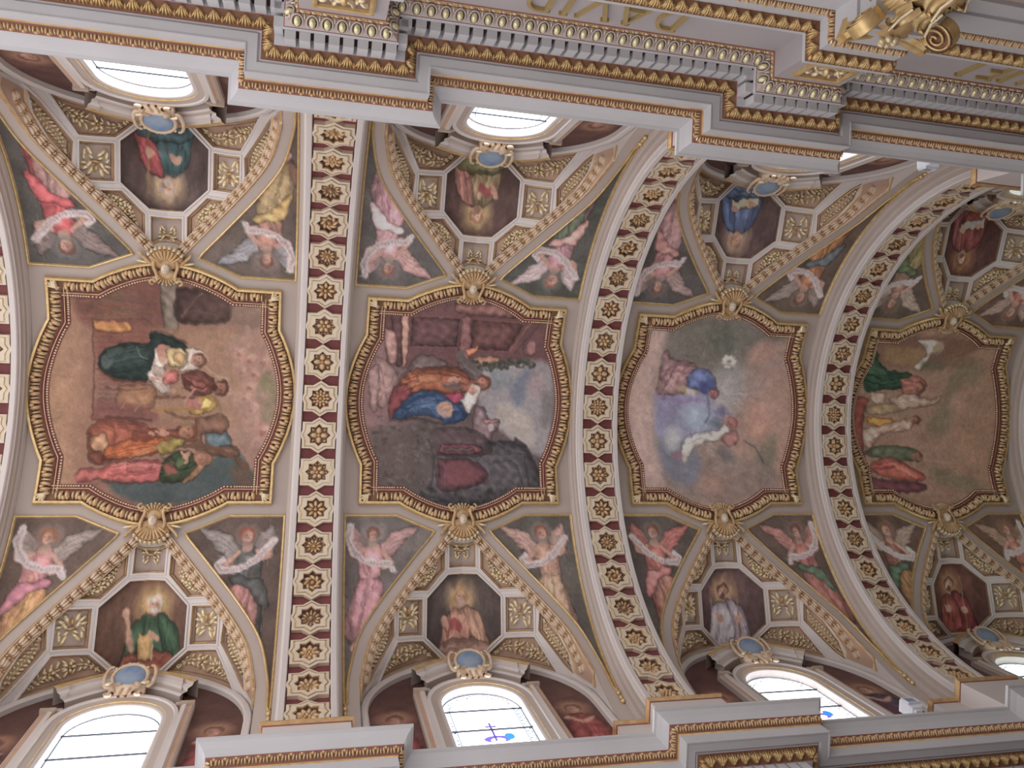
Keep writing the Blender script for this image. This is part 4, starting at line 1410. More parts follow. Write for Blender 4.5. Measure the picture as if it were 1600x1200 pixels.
    p.poly([(310, 990), (340, 950), (420, 955), (480, 925), (600, 915), (700, 925), (690, 1000), (560, 1015), (420, 1000), (340, 1015)], (196, 98, 92), 10)
    p.folds([(480, 970), (600, 960), (680, 950)], 6, (146, 64, 66), 6, .65, 18, 7); p.ell(580, 950, 40, 20, (216, 132, 122), .1, al=.7)
    p.poly([(690, 930), (740, 885), (800, 875), (860, 905), (870, 950), (840, 1000), (760, 1015), (690, 1005)], (62, 76, 50), 9)
    p.folds([(720, 970), (840, 930)], 5, (112, 120, 76), 4, .6, 14, 8)
    p.ell(735, 950, 34, 26, (170, 94, 82), .3); p.ell(800, 900, 26, 14, (206, 140, 116), -.6)
    p.poly([(830, 890), (900, 880), (925, 910), (890, 950), (840, 1000), (790, 1010), (850, 940)], (170, 120, 88), 10)
    p.head(872, 908, 26, (196, 132, 108), (150, 104, 78), (1, -.3))
    # further figures' detail: sleeves, hems, straw, sheep-brown shadows between the figures
    sk = (206, 150, 124)
    for P_, cc, w_ in (([(640, 740), (560, 735), (430, 725)], (96, 56, 48), 10), ([(830, 640), (760, 640), (650, 640)], (120, 78, 58), 16), ([(700, 700), (780, 730), (860, 730)], (128, 86, 62), 14),
                       ([(760, 760), (700, 770), (600, 770)], (196, 120, 84), 7), ([(660, 880), (560, 905), (430, 920)], (110, 58, 44), 9), ([(690, 1005), (560, 1018), (430, 1010)], (90, 60, 56), 10),
                       ([(400, 520), (480, 566), (610, 572)], (80, 52, 46), 9), ([(640, 350), (700, 352), (800, 400)], (88, 64, 56), 6), ([(930, 640), (960, 700), (950, 740)], (150, 112, 88), 16), ([(880, 500), (930, 540), (1000, 560)], (206, 170, 136), 8),
                       ([(560, 700), (600, 650), (640, 610)], (196, 150, 104), 7), ([(500, 690), (540, 640), (600, 600)], (190, 140, 96), 6), ([(430, 600), (520, 610), (620, 600)], (120, 76, 62), 7)):
        p.line(P_, w_, cc, .7)
    for P_, cc in (([(650, 500), (700, 520), (690, 545), (650, 540)], (176, 150, 140)), ([(745, 440), (790, 455), (780, 490), (740, 480)], (186, 146, 96)), ([(560, 790), (650, 800), (640, 830), (560, 830)], (134, 66, 52)), ([(540, 925), (640, 920), (640, 960), (540, 965)], (168, 78, 76)),
                   ([(760, 900), (820, 910), (800, 960), (750, 950)], (84, 98, 62)), ([(360, 890), (420, 880), (430, 930), (380, 930)], (120, 66, 52)), ([(880, 640), (920, 655), (900, 690), (860, 690)], (220, 186, 110)), ([(430, 430), (500, 415), (520, 440), (450, 470)], (66, 84, 78))):
        p.poly(P_, cc, 14, .75)
    p.line([(660, 560), (690, 545), (715, 520)], 12, sk, .9); p.line([(840, 600), (800, 640), (790, 660)], 12, sk, .9); p.line([(720, 800), (690, 798), (660, 790)], 12, sk, .9); p.line([(780, 880), (810, 905), (800, 930)], 13, sk, .9); p.line([(310, 1000), (350, 980), (400, 985)], 20, (206, 120, 108), .8)
    p.ell(690, 478, 20, 14, (226, 176, 150), .4, .5)
    for P_, cc in (([(640, 560), (700, 590), (720, 640)], (180, 140, 128)), ([(560, 900), (640, 870), (690, 850)], (226, 160, 104)), ([(500, 760), (600, 780), (680, 800)], (112, 56, 46)), ([(480, 950), (560, 940), (690, 945)], (224, 150, 138)),
                   ([(430, 470), (520, 440), (610, 425)], (82, 104, 98)), ([(450, 530), (540, 520), (620, 500)], (26, 38, 36)), ([(790, 560), (860, 600), (900, 590)], (84, 44, 40)), ([(700, 900), (780, 950), (850, 930)], (40, 52, 34)), ([(400, 760), (480, 790), (470, 880)], (120, 62, 50))):
        p.folds(P_, 5, cc, 4, .6, 9, int(P_[0][0]))
    for x, y, q in ((690, 792, 9), (640, 800, 10), (735, 610, 9), (860, 660, 9), (640, 560, 8), (800, 905, 9)): p.ell(x, y, q * 1.5, q, (212, 156, 130), .4, .5, .9)
    p.brush(1800, 30, 6, 1); p.mottle(.03, (300, 120, 50), 5)
    return p
def scene1(U, V):
    X, Y = quad_coords(U, V, ((187, 72), (1165, 132), (1112, 1103), (130, 1118)))
    p = Paint(X, Y, (110, 92, 92)); p.sat = .74
    p.grad((420, 450), (220, 450), (158, 118, 116)); p.grad((600, 850), (600, 1050), (84, 76, 78))
    p.poly([(200, 130), (1100, 110), (1090, 420), (850, 390), (620, 430), (330, 430), (280, 300)], (122, 82, 82), 24)
    p.poly([(400, 175), (630, 185), (620, 335), (390, 330)], (104, 70, 72), 8, smooth=False); p.poly([(700, 190), (950, 215), (880, 350), (690, 345)], (110, 72, 70), 8, smooth=False)
    for a, b in (((400, 175), (630, 185)), ((390, 330), (620, 335)), ((690, 345), (880, 355)), ((700, 190), (950, 212))): p.line([a, b], 6, (150, 98, 92), .8)
    for y in (205, 235, 262, 290, 312): p.line([(410, y), (622, y + 6)], 4, (128, 84, 80), .5); p.line([(705, y + 8), (925 - (y - 205) * .5, y + 14)], 4, (134, 84, 78), .5)
    p.poly([(640, 185), (690, 190), (680, 420), (630, 420)], (134, 88, 88), 8); p.poly([(345, 160), (385, 165), (375, 410), (350, 410)], (174, 128, 112), 8)
    p.poly([(300, 170), (345, 170), (350, 410), (320, 400)], (98, 66, 68), 8)
    p.poly([(600, 110), (1000, 110), (960, 180), (640, 160)], (136, 92, 86), 16); p.line([(890, 350), (1000, 195)], 12, (150, 100, 96), .8); p.line([(920, 360), (1040, 210)], 8, (96, 66, 70), .8)
    p.poly([(270, 240), (320, 260), (330, 390), (290, 420), (270, 330)], (176, 132, 122), 10)
    for P in ([(230, 380), (300, 420), (330, 520), (260, 640), (210, 560)], [(190, 460), (240, 430), (230, 640), (200, 640)]): p.poly(P, (168, 130, 124), 16, .8)
    p.line([(275, 330), (290, 420), (325, 410)], 4, (96, 66, 68), .8); p.line([(230, 640), (270, 560), (290, 700)], 4, (110, 80, 80), .7); p.line([(250, 430), (275, 540), (320, 470)], 3, (110, 78, 78), .6)
    # sky
    p.poly([(720, 450), (850, 420), (1100, 410), (1120, 650), (1080, 840), (1000, 850), (800, 700), (740, 620)], (164, 154, 158), 30)
    p.poly([(900, 520), (980, 440), (1010, 470), (960, 600), (940, 680), (910, 640)], (116, 126, 148), 40, .85); p.poly([(790, 440), (880, 440), (900, 520), (800, 540)], (132, 142, 148), 40, .7)
    p.poly([(820, 610), (930, 620), (1010, 700), (1000, 820), (880, 760), (830, 700)], (190, 176, 166), 40, .9); p.ell(1030, 520, 50, 60, (176, 148, 150), soft=.9, al=.7)
    p.poly([(1060, 560), (1110, 560), (1110, 700), (1060, 720)], (120, 116, 112), 26, .7)
    # houses
    p.poly([(720, 620), (770, 640), (780, 700), (820, 690), (840, 710), (800, 770), (790, 830), (740, 860), (700, 720)], (134, 108, 112), 10); p.ell(795, 730, 16, 20, (196, 178, 170))
    p.poly([(760, 690), (830, 690), (835, 700), (770, 712)], (158, 112, 112), 6)
    p.poly([(780, 800), (900, 800), (920, 780), (990, 850), (1000, 1060), (400, 1110), (420, 880), (520, 860)], (88, 82, 86), 12)
    p.line([(790, 800), (910, 805), (990, 860)], 12, (64, 60, 66)); p.line([(960, 870), (975, 1040)], 8, (66, 62, 66), .8); p.line([(520, 880), (960, 866)], 5, (122, 108, 108), .7)
    p.poly([(500, 740), (640, 730), (760, 770), (780, 860), (560, 870), (480, 800)], (86, 68, 72), 16, .8); p.poly([(540, 815), (700, 815), (745, 838), (700, 860), (540, 858)], (124, 70, 80), 10); p.poly([(560, 830), (690, 832), (690, 850), (560, 848)], (88, 72, 74), 8)
    p.poly([(520, 890), (660, 885), (750, 930), (760, 980), (690, 1020), (520, 1040)], (110, 66, 74), 12); p.poly([(560, 905), (650, 900), (715, 950), (690, 1000), (570, 1010)], (136, 78, 84), 18, .9)
    for i in range(4): p.line([(500 + i * 16, 890), (500 + i * 16, 1040)], 4, (130, 104, 104), .55)
    p.line([(700, 900), (760, 950), (745, 1010)], 7, (92, 62, 76), .8)
    p.poly([(190, 740), (420, 720), (520, 760), (430, 1080), (260, 1060), (200, 900)], (104, 90, 86), 40, .8)
    r = np.random.default_rng(9)
    for i in range(150):
        x, y = r.uniform(200, 500), r.uniform(680, 1080); c = r.uniform(60, 140); p.ell(x, y, r.uniform(5, 14), r.uniform(5, 11), (c, c * .9, c * .88), soft=.8, al=.45)
    for i in range(60):
        x, y = r.uniform(350, 900), r.uniform(1030, 1110); c = r.uniform(40, 80); p.ell(x, y, r.uniform(6, 18), r.uniform(6, 14), (c, c, c), soft=.8, al=.5)
    # vine
    p.poly([(690, 385), (820, 375), (830, 405), (720, 430)], (158, 112, 92), 8)
    for i in range(90):
        x = r.uniform(700, 1020); y = 415 + r.normal(0, 12) + (25 * math.sin((x - 700) / 60) * .4); c = r.uniform(.6, 1.1); p.ell(x, y, 12, 7, (92 * c, 94 * c, 82 * c), r.uniform(0, 3), .7, .8)
    p.ell(1000, 335, 24, 34, (176, 122, 122)); p.line([(965, 300), (960, 350), (990, 375), (1020, 370)], 5, (80, 62, 66), .8)
    # couple
    p.poly([(380, 440), (440, 370), (560, 400), (560, 440), (420, 470)], (112, 96, 94), 14, .9)
    p.poly([(290, 600), (330, 530), (400, 450), (560, 435), (650, 450), (690, 490), (660, 560), (560, 570), (420, 570), (340, 620)], (158, 88, 62), 10)
    p.folds([(380, 520), (480, 480), (600, 480)], 7, (104, 52, 42), 6, .65, 18, 3); p.folds([(400, 500), (520, 470)], 3, (204, 130, 92), 4, .6, 14, 4)
    p.poly([(285, 620), (310, 540), (380, 520), (400, 570), (330, 640), (295, 690)], (138, 66, 70), 10)
    p.line([(735, 475), (690, 430), (645, 390), (640, 370)], 44, (112, 98, 98)); p.line([(720, 470), (660, 420)], 8, (144, 128, 126), .6)
    p.poly([(660, 345), (700, 335), (735, 325), (715, 360), (680, 375)], (206, 128, 96), 7)
    p.poly([(620, 480), (700, 490), (740, 510), (700, 560), (640, 545)], (138, 82, 64), 9); p.ell(610, 495, 30, 14, (206, 146, 124), .1); p.ell(600, 525, 50, 22, (112, 100, 110), .1, al=.8)
    p.head(752, 512, 33, (190, 126, 104), (112, 66, 54), (1, -.3), beard=(126, 76, 60))
    p.poly([(298, 692), (330, 640), (420, 555), (530, 555), (590, 580), (660, 620), (690, 660), (640, 700), (575, 715), (510, 680), (430, 672), (350, 694)], (62, 86, 124), 9)
    p.folds([(360, 660), (440, 600), (520, 590)], 8, (30, 48, 84), 6, .7, 16, 5); p.folds([(400, 620), (500, 580)], 4, (112, 146, 186), 4, .6, 14, 6)
    p.poly([(560, 570), (640, 560), (660, 600), (600, 610)], (168, 66, 92), 8)
    p.ell(565, 642, 44, 40, (206, 158, 134)); p.folds([(545, 650), (590, 640)], 4, (150, 100, 84), 4, .7, 14, 7)
    p.poly([(640, 600), (690, 540), (740, 530), (735, 580), (700, 640), (680, 665)], (212, 200, 192), 8); p.folds([(660, 640), (720, 570)], 3, (160, 140, 138), 4, .6, 8, 8)
    p.head(705, 548, 24, (208, 150, 130), (196, 176, 164), (1, -.4))
    for P_, cc, w_ in (([(300, 700), (420, 690), (560, 720)], (66, 58, 60), 14), ([(640, 440), (560, 428), (420, 440)], (88, 60, 56), 8), ([(690, 500), (640, 520), (560, 530)], (120, 64, 48), 8), ([(400, 560), (480, 545), (580, 560)], (92, 46, 44), 8),
                       ([(540, 600), (590, 600), (610, 640)], (34, 56, 96), 8), ([(700, 480), (660, 440), (640, 410)], (84, 74, 76), 7), ([(820, 800), (870, 830), (960, 850)], (120, 108, 108), 5), ([(560, 760), (640, 750), (720, 770)], (112, 92, 94), 5),
                       ([(330, 560), (350, 480), (400, 440)], (92, 66, 66), 10), ([(480, 800), (500, 900), (480, 1020)], (70, 62, 64), 12), ([(800, 900), (900, 900), (940, 1000)], (72, 68, 72), 14), ([(250, 700), (330, 720), (430, 700)], (128, 102, 98), 14)):
        p.line(P_, w_, cc, .6)
    for P_, cc in (([(430, 470), (520, 460), (540, 500), (440, 510)], (184, 112, 80)), ([(440, 590), (510, 580), (530, 620), (440, 640)], (84, 112, 152)), ([(600, 660), (650, 650), (660, 690), (610, 700)], (46, 66, 104)), ([(640, 470), (690, 490), (670, 520), (630, 500)], (160, 96, 70))):
        p.poly(P_, cc, 14, .7)
    p.line([(590, 500), (620, 495), (640, 490)], 12, (206, 146, 124), .9)
    for P_, cc in (([(330, 670), (430, 610), (540, 600)], (34, 50, 84)), ([(380, 650), (480, 620), (560, 680)], (120, 146, 178)), ([(360, 540), (470, 500), (610, 510)], (206, 136, 96)), ([(420, 460), (540, 450), (650, 470)], (104, 54, 44)), ([(610, 620), (660, 650), (680, 680)], (38, 54, 88)), ([(300, 600), (340, 560), (380, 540)], (96, 40, 46))):
        p.folds(P_, 5, cc, 4, .6, 9, int(P_[0][0]))
    p.brush(1800, 30, 6, 2); p.mottle(.03, (260, 110, 45), 6)
    return p
def scene2(U, V):
    X, Y = quad_coords(U, V, ((212, 152), (1015, 205), (977, 1103), (172, 1108)))
    p = Paint(X, Y, (150, 132, 124)); p.sat = .8
    p.grad((400, 600), (240, 600), (192, 160, 150)); p.grad((650, 500), (900, 650), (188, 148, 132), .9)
    p.poly([(380, 190), (560, 180), (900, 250), (860, 330), (760, 380), (700, 470), (520, 430), (370, 380)], (122, 116, 106), 50); p.ell(620, 290, 60, 70, (98, 102, 90), soft=.9, al=.8)
    p.poly([(330, 950), (600, 880), (860, 900), (880, 1040), (640, 1090), (400, 1060)], (142, 124, 116), 50, .8); p.poly([(780, 780), (900, 760), (880, 900), (800, 900)], (122, 122, 104), 40, .7)
    p.ell(820, 350, 70, 50, (196, 148, 132), -.5, .9, .8); p.ell(820, 700, 60, 110, (200, 150, 132), 0, .9, .8); p.ell(560, 1000, 70, 60, (178, 136, 122), 0, .9, .7)
    # glow and drapery
    p.poly([(320, 560), (560, 560), (640, 640), (600, 760), (420, 800), (320, 760)], (144, 142, 176), 30, .9); p.ell(660, 540, 80, 130, (176, 170, 168), .2, .9, .85); p.ell(520, 680, 70, 60, (160, 178, 196), .2, .9, .85)
    p.poly([(320, 790), (420, 760), (520, 860), (500, 980), (420, 1010), (340, 930)], (122, 124, 140), 40, .9); p.ell(400, 780, 40, 60, (190, 190, 190), .2, .8, .8)
    p.poly([(330, 560), (350, 350), (400, 390), (470, 400), (520, 440), (480, 520), (450, 560), (380, 570)], (156, 120, 122), 12)
    p.folds([(350, 520), (400, 430), (490, 430)], 8, (112, 70, 78), 5, .7, 20, 3); p.folds([(370, 540), (440, 480)], 4, (206, 176, 160), 5, .6, 18, 4); p.ell(450, 540, 30, 16, (186, 164, 124), .3, .7, .8)
    p.poly([(470, 480), (500, 440), (560, 440), (600, 480), (610, 540), (570, 560), (520, 540), (480, 530)], (98, 110, 156), 12); p.folds([(490, 500), (560, 470)], 5, (120, 138, 190), 5, .6, 20, 5); p.ell(560, 530, 30, 30, (70, 74, 128), soft=.8, al=.8); p.ell(490, 550, 24, 16, (206, 186, 180), .8, .7, .8)
    p.head(598, 562, 22, (176, 122, 118), (120, 84, 92), (1, 0))
    p.line([(320, 570), (440, 600), (520, 590)], 20, (142, 120, 160), .7); p.line([(570, 540), (580, 660), (560, 700)], 12, (110, 106, 150), .7); p.folds([(600, 640), (660, 660)], 5, (96, 100, 140), 5, .6, 22, 6)
    p.ell(640, 650, 24, 30, (110, 108, 150), soft=.8, al=.7)
    # pale kneeling figure
    p.poly([(430, 860), (460, 780), (540, 750), (620, 740), (660, 700), (680, 740), (620, 790), (560, 800), (500, 830), (450, 900)], (196, 190, 178), 16, .85)
    p.folds([(480, 800), (540, 780)], 5, (142, 136, 140), 4, .6, 16, 7); p.folds([(570, 830), (610, 860)], 4, (200, 196, 190), 5, .7, 14, 8)
    p.poly([(640, 770), (700, 740), (720, 790), (680, 820), (640, 800)], (166, 112, 112), 12, .9); p.head(684, 704, 26, (178, 122, 118), (150, 92, 92), (1, .2))
    p.ell(610, 710, 30, 20, (104, 120, 132), .3, .8, .8); p.line([(740, 790), (800, 830), (830, 900)], 7, (96, 86, 88), .8); p.ell(650, 860, 50, 30, (112, 108, 112), .4, .9, .8); p.ell(420, 870, 30, 20, (160, 112, 128), .3, .8, .7)
    for i in range(9):
        a = i * .7; p.ell(665 + 24 * math.cos(a), 400 + 22 * math.sin(a), 13, 10, (220, 214, 198), a, .7, .9)
    p.line([(545, 300), (540, 370)], 4, (180, 166, 150), .6); p.line([(570, 410), (700, 420)], 8, (150, 134, 130), .6)
    p.poly([(240, 240), (330, 230), (310, 700), (330, 1000), (260, 1000), (200, 700)], (198, 168, 156), 50, .5)
    r = np.random.default_rng(4)
    for i in range(40):
        a = r.uniform(-1.2, 1.2); p.line([(620 + 40 * math.cos(a), 560 + 40 * math.sin(a)), (620 + r.uniform(100, 220) * math.cos(a), 560 + r.uniform(100, 200) * math.sin(a))], 5, (190, 186, 190), .22)
    p.brush(2200, 44, 9, 3, .4, .06); p.mottle(.03, (280, 110, 50), 8)
    return p
def scene3(U, V):
    X, Y = quad_coords(U, V, ((318, 232), (1000, 262), (985, 1100), (287, 1105)))
    p = Paint(X, Y, (152, 118, 98)); p.sat = .76
    p.grad((420, 600), (280, 600), (138, 112, 92)); p.grad((700, 700), (880, 700), (160, 124, 100), .8)
    p.poly([(330, 280), (600, 270), (860, 300), (760, 390), (560, 440), (360, 400)], (124, 88, 72), 30); p.poly([(420, 330), (600, 340), (590, 430), (430, 400)], (140, 110, 76), 24)
    p.poly([(540, 290), (640, 290), (690, 330), (640, 360), (600, 440), (560, 430), (610, 360)], (172, 158, 146), 12); p.ell(655, 330, 26, 30, (160, 138, 112), soft=.6)
    p.poly([(600, 400), (720, 390), (700, 440), (600, 440)], (96, 92, 72), 24, .8); p.ell(760, 400, 70, 40, (126, 96, 78), soft=.9, al=.8)
    for x, y, rx, ry in ((780, 480, 40, 90), (740, 640, 46, 80), (700, 720, 50, 40), (860, 460, 40, 60), (800, 1000, 90, 40), (690, 960, 60, 40)): p.ell(x, y, rx, ry, (120, 112, 88), .3, .9, .7)
    p.ell(790, 620, 40, 60, (176, 136, 116), 0, .9, .6); p.ell(830, 800, 40, 90, (176, 134, 106), 0, .9, .6)
    p.poly([(300, 580), (370, 590), (350, 680), (330, 960), (290, 960)], (128, 60, 54), 10, .9); p.poly([(262, 700), (300, 700), (300, 800), (262, 800)], (104, 82, 66), 8, .8); p.line([(300, 470), (296, 900)], 6, (160, 130, 108), .7)
    # green robe
    p.poly([(330, 380), (360, 355), (390, 370), (400, 410), (460, 450), (560, 465), (545, 520), (490, 545), (420, 545), (360, 560), (340, 500), (325, 440)], (48, 76, 58), 9)
    p.folds([(350, 480), (420, 500), (520, 490)], 6, (26, 46, 36), 6, .7, 16, 2); p.folds([(360, 430), (440, 470)], 3, (96, 126, 100), 4, .6, 10, 3); p.ell(345, 415, 24, 10, (186, 176, 160), .2)
    p.poly([(510, 490), (580, 475), (640, 520), (600, 570), (530, 570)], (160, 100, 86), 10); p.folds([(530, 520), (600, 520)], 5, (116, 66, 58), 5, .7, 12, 4); p.head(600, 530, 22, (174, 118, 96), (98, 62, 50), (1, .1))
    p.poly([(470, 590), (560, 560), (660, 590), (710, 570), (690, 610), (600, 630), (500, 640)], (172, 142, 124), 10); p.folds([(500, 610), (640, 600)], 4, (122, 92, 80), 4, .6, 12, 5)
    p.poly([(360, 630), (470, 610), (520, 650), (380, 670)], (140, 118, 84), 10, .8); p.poly([(380, 560), (440, 560), (440, 610), (385, 605)], (180, 150, 130), 8, .8)
    p.poly([(360, 680), (480, 690), (500, 730), (430, 725), (370, 710)], (190, 122, 56), 8); p.poly([(340, 740), (420, 720), (540, 690), (590, 680), (560, 740), (440, 760), (370, 830), (340, 800)], (176, 138, 122), 10); p.folds([(370, 780), (500, 720)], 5, (130, 94, 84), 5, .6, 14, 6)
    p.head(590, 690, 20, (164, 112, 92), (92, 60, 50), (1, 0))
    p.poly([(340, 860), (400, 820), (560, 825), (600, 860), (560, 890), (420, 880)], (84, 90, 70), 10); p.poly([(330, 930), (420, 880), (480, 880), (600, 950), (590, 985), (480, 980), (400, 960)], (166, 84, 72), 10)
    p.folds([(370, 930), (480, 920)], 6, (112, 48, 46), 5, .7, 14, 7); p.folds([(450, 890), (560, 960)], 3, (206, 150, 124), 5, .7, 8, 8); p.head(585, 868, 22, (150, 104, 86), (90, 62, 52), (1, 0))
    p.poly([(310, 960), (420, 980), (600, 1000), (560, 1040), (380, 1040), (310, 1020)], (98, 56, 62), 12); p.line([(600, 880), (740, 900)], 12, (166, 130, 112), .6); p.folds([(680, 950), (760, 930)], 3, (110, 84, 70), 6, .5, 14, 9)
    p.brush(2200, 34, 7, 4); p.mottle(.03, (240, 100, 45), 9)
    return p
PLAB = ['framed ceiling painting of a woman in dark green with a baby, shepherds and cherubs',
        'framed ceiling painting of a blue-cloaked woman and a man walking by a dark house',
        'framed ceiling painting of pale violet-blue figures in a hazy glow',
        'framed dim ceiling painting with a dark green robed woman kneeling at its left edge']
INN = offset_line(resample(OUT, .1, True), .30, True)
GA = [1.0, 1.05, 1.12, 1.5]
GS = [.78, .96, 1.2, 1.6]
for b, fn in zip(BAYS, (scene0, scene1, scene2, scene3)):
    n = (250, 230, 190, 170)[b]
    me = canvas('painted_scene', np.linspace(-2.42, 2.42, n), np.linspace(-2.62, 2.62, n), vault, INN, fn, .012, gain=GS[b])
    root = empty('ceiling_painting', T(XM[b], 0, H), label=PLAB[b], category='painting', group='framed paintings along the crown of the vault')
    spawn(Node('painted_scene', me), root)
    fr = spawn(frame_node, root)
    spawn(bead_node, root)
    for (u, v, a) in FLPOS:
        if abs(u) < .30 and abs(v) > 2.2: continue
        if any(abs(abs(u) - PA + .17) < .13 and abs(abs(v) - PV + .17) < .13 for _ in (0,)): continue
        spawn(Node('frame_leaf', fl_mesh), fr, tmtx(vault, u, v, .075, a))
    for su in (-1, 1):
        for sv in (-1, 1):
            spawn(Node('corner_leaf', cl_mesh), fr, tmtx(vault, su * (PA - .20), sv * (PV - .20), .08, math.atan2(sv, su)))
    for sg in (1, -1):
        mt = T(XM[b], 0, H, 0 if sg > 0 else math.pi) @ tmtx(vault, 0, 2.74, .09, math.pi)
        s = empty('shell_cartouche', mt, label=f'gilded scallop shell with mask at the {SIDE[sg]} edge of the {BAYNAME[b]}', category='ornament', group='shell ornaments on the painting frames')
        for k in shell_kids: spawn(k, s)

# ---- angels in the corner triangles; coordinates: across from the straight edge, down from the top, in metres
def angel(A, B, bg, robe, robe2, wing, hair, var=0, sash=None):
    p = Paint(A, B, bg, .006)
    r = np.random.default_rng(var)
    dk = tuple(c * .62 for c in robe); lt = tuple(min(255, c * 1.22) for c in robe)
    skin = (206, 152, 132)
    p.mottle(.05, (1.5, .7), var)
    p.grad((0, 2.4), (0, 4.0), tuple(c * .75 for c in bg), .8)
    lean = (0, .10, -.08, .05)[var % 4]; hx = .66 + (0, .05, -.06, .08)[var % 4]; hy = .42
    # wings
    p.poly([(hx + .10, hy + .25), (hx + .35, hy - .02), (hx + .75, hy - .16), (hx + 1.0, hy - .14), (hx + .7, hy + .12), (hx + .5, hy + .38), (hx + .3, hy + .55), (hx + .15, hy + .55)], wing, .05)
    for i in range(7):
        t = i / 6; p.line([(hx + .18 + .05 * t, hy + .32 + .12 * t), (hx + .45 + .1 * t, hy + .02 + .26 * t), (hx + .92 - .42 * t, hy - .10 + .42 * t)], .025, tuple(c * (.72 if i % 2 else 1.15) for c in wing), .6)
    p.poly([(hx - .12, hy + .2), (hx - .32, hy - .12), (hx - .52, hy - .22), (hx - .58, hy + .2), (hx - .45, hy + .5), (hx - .2, hy + .5)], wing, .05, .9)
    for i in range(4): p.line([(hx - .15, hy + .3), (hx - .36, hy - .02 + .12 * i), (hx - .54, hy + .0 + .14 * i)], .02, tuple(c * .75 for c in wing), .5)
    # body and gown
    c0 = hx - .10
    body = [(hx - .14, hy + .22), (hx + .12, hy + .22), (hx + .22, hy + .55), (hx + .15, hy + .95), (hx + .22 + lean, hy + 1.45), (hx + .10 + lean, hy + 2.0), (hx - .12 + lean, hy + 2.45), (hx - .42 + lean, hy + 2.42),
            (hx - .52 + lean, hy + 2.0), (hx - .40, hy + 1.45), (hx - .30, hy + .95), (hx - .32, hy + .55)]
    p.poly(body, robe, .05, col2=tuple(c * .85 for c in robe))
    p.poly([(hx - .30, hy + 1.0), (hx + .16, hy + 1.0), (hx + .24 + lean, hy + 1.5), (hx + .05 + lean, hy + 2.35), (hx - .30 + lean, hy + 2.4), (hx - .42 + lean, hy + 1.7)], robe2, .07, .85)
    p.folds([(hx - .10, hy + 1.0), (hx - .12 + lean, hy + 1.6), (hx - .26 + lean, hy + 2.3)], 9, tuple(c * .62 for c in robe2), .035, .55, .10, var)
    p.folds([(hx - .05, hy + .9), (hx + .02 + lean, hy + 1.5), (hx - .14 + lean, hy + 2.2)], 6, tuple(min(255, c * 1.2) for c in robe2), .03, .5, .09, var + 5)
    p.folds([(hx - .20, hy + .4), (hx, hy + .9)], 5, dk, .03, .5, .07, var + 9); p.folds([(hx + .05, hy + .4), (hx - .05, hy + .9)], 4, lt, .03, .5, .06, var + 12)
    if sash: p.poly([(hx - .36, hy + .95), (hx + .2, hy + .85), (hx + .22, hy + 1.02), (hx - .1, hy + 1.15), (hx - .42, hy + 1.6), (hx - .5, hy + 1.5)], sash, .05)
    # feet, arms, head
    p.ell(hx - .30 + lean, hy + 2.52, .07, .13, skin, .3); p.ell(hx - .16 + lean, hy + 2.55, .06, .12, skin, -.1)
    p.line([(hx - .20, hy + .32), (hx - .42, hy + .45), (hx - .46, hy + .10)], .10, skin, 1, .04); p.line([(hx + .15, hy + .35), (hx + .36, hy + .62), (hx + .22, hy + .72)], .10, skin, 1, .04)
    p.ell(hx, hy + .24, .09, .10, skin)
    p.head(hx, hy, .135, skin, hair, (.1, -1), halo=tuple(min(255, c * 1.18 + 14) for c in bg))
    # banner
    w = .15
    path = [(hx - .48, hy - .20), (hx - .50, hy + .12), (hx - .36, hy + .42), (hx - .05, hy + .62), (hx + .32, hy + .66), (hx + .42, hy + .80)] if var % 2 == 0 else [(hx - .52, hy + .10), (hx - .28, hy + .42), (hx + .02, hy + .66), (hx + .36, hy + .74), (hx + .52, hy + .62), (hx + .44, hy + .52)]
    p.line(path, w, (214, 198, 196), 1, .03); p.line([(x, y + .03) for x, y in path], .05, (184, 160, 162), .6, .04)
    q = smooth_line(path, 60)
    for i in range(8, 50, 2):
        p.ell(q[i][0], q[i][1] - .01, .018, .03, (150, 120, 124), .3, .6, .55)
    p.brush(700, .22, .05, var, .35, .09)
    return p
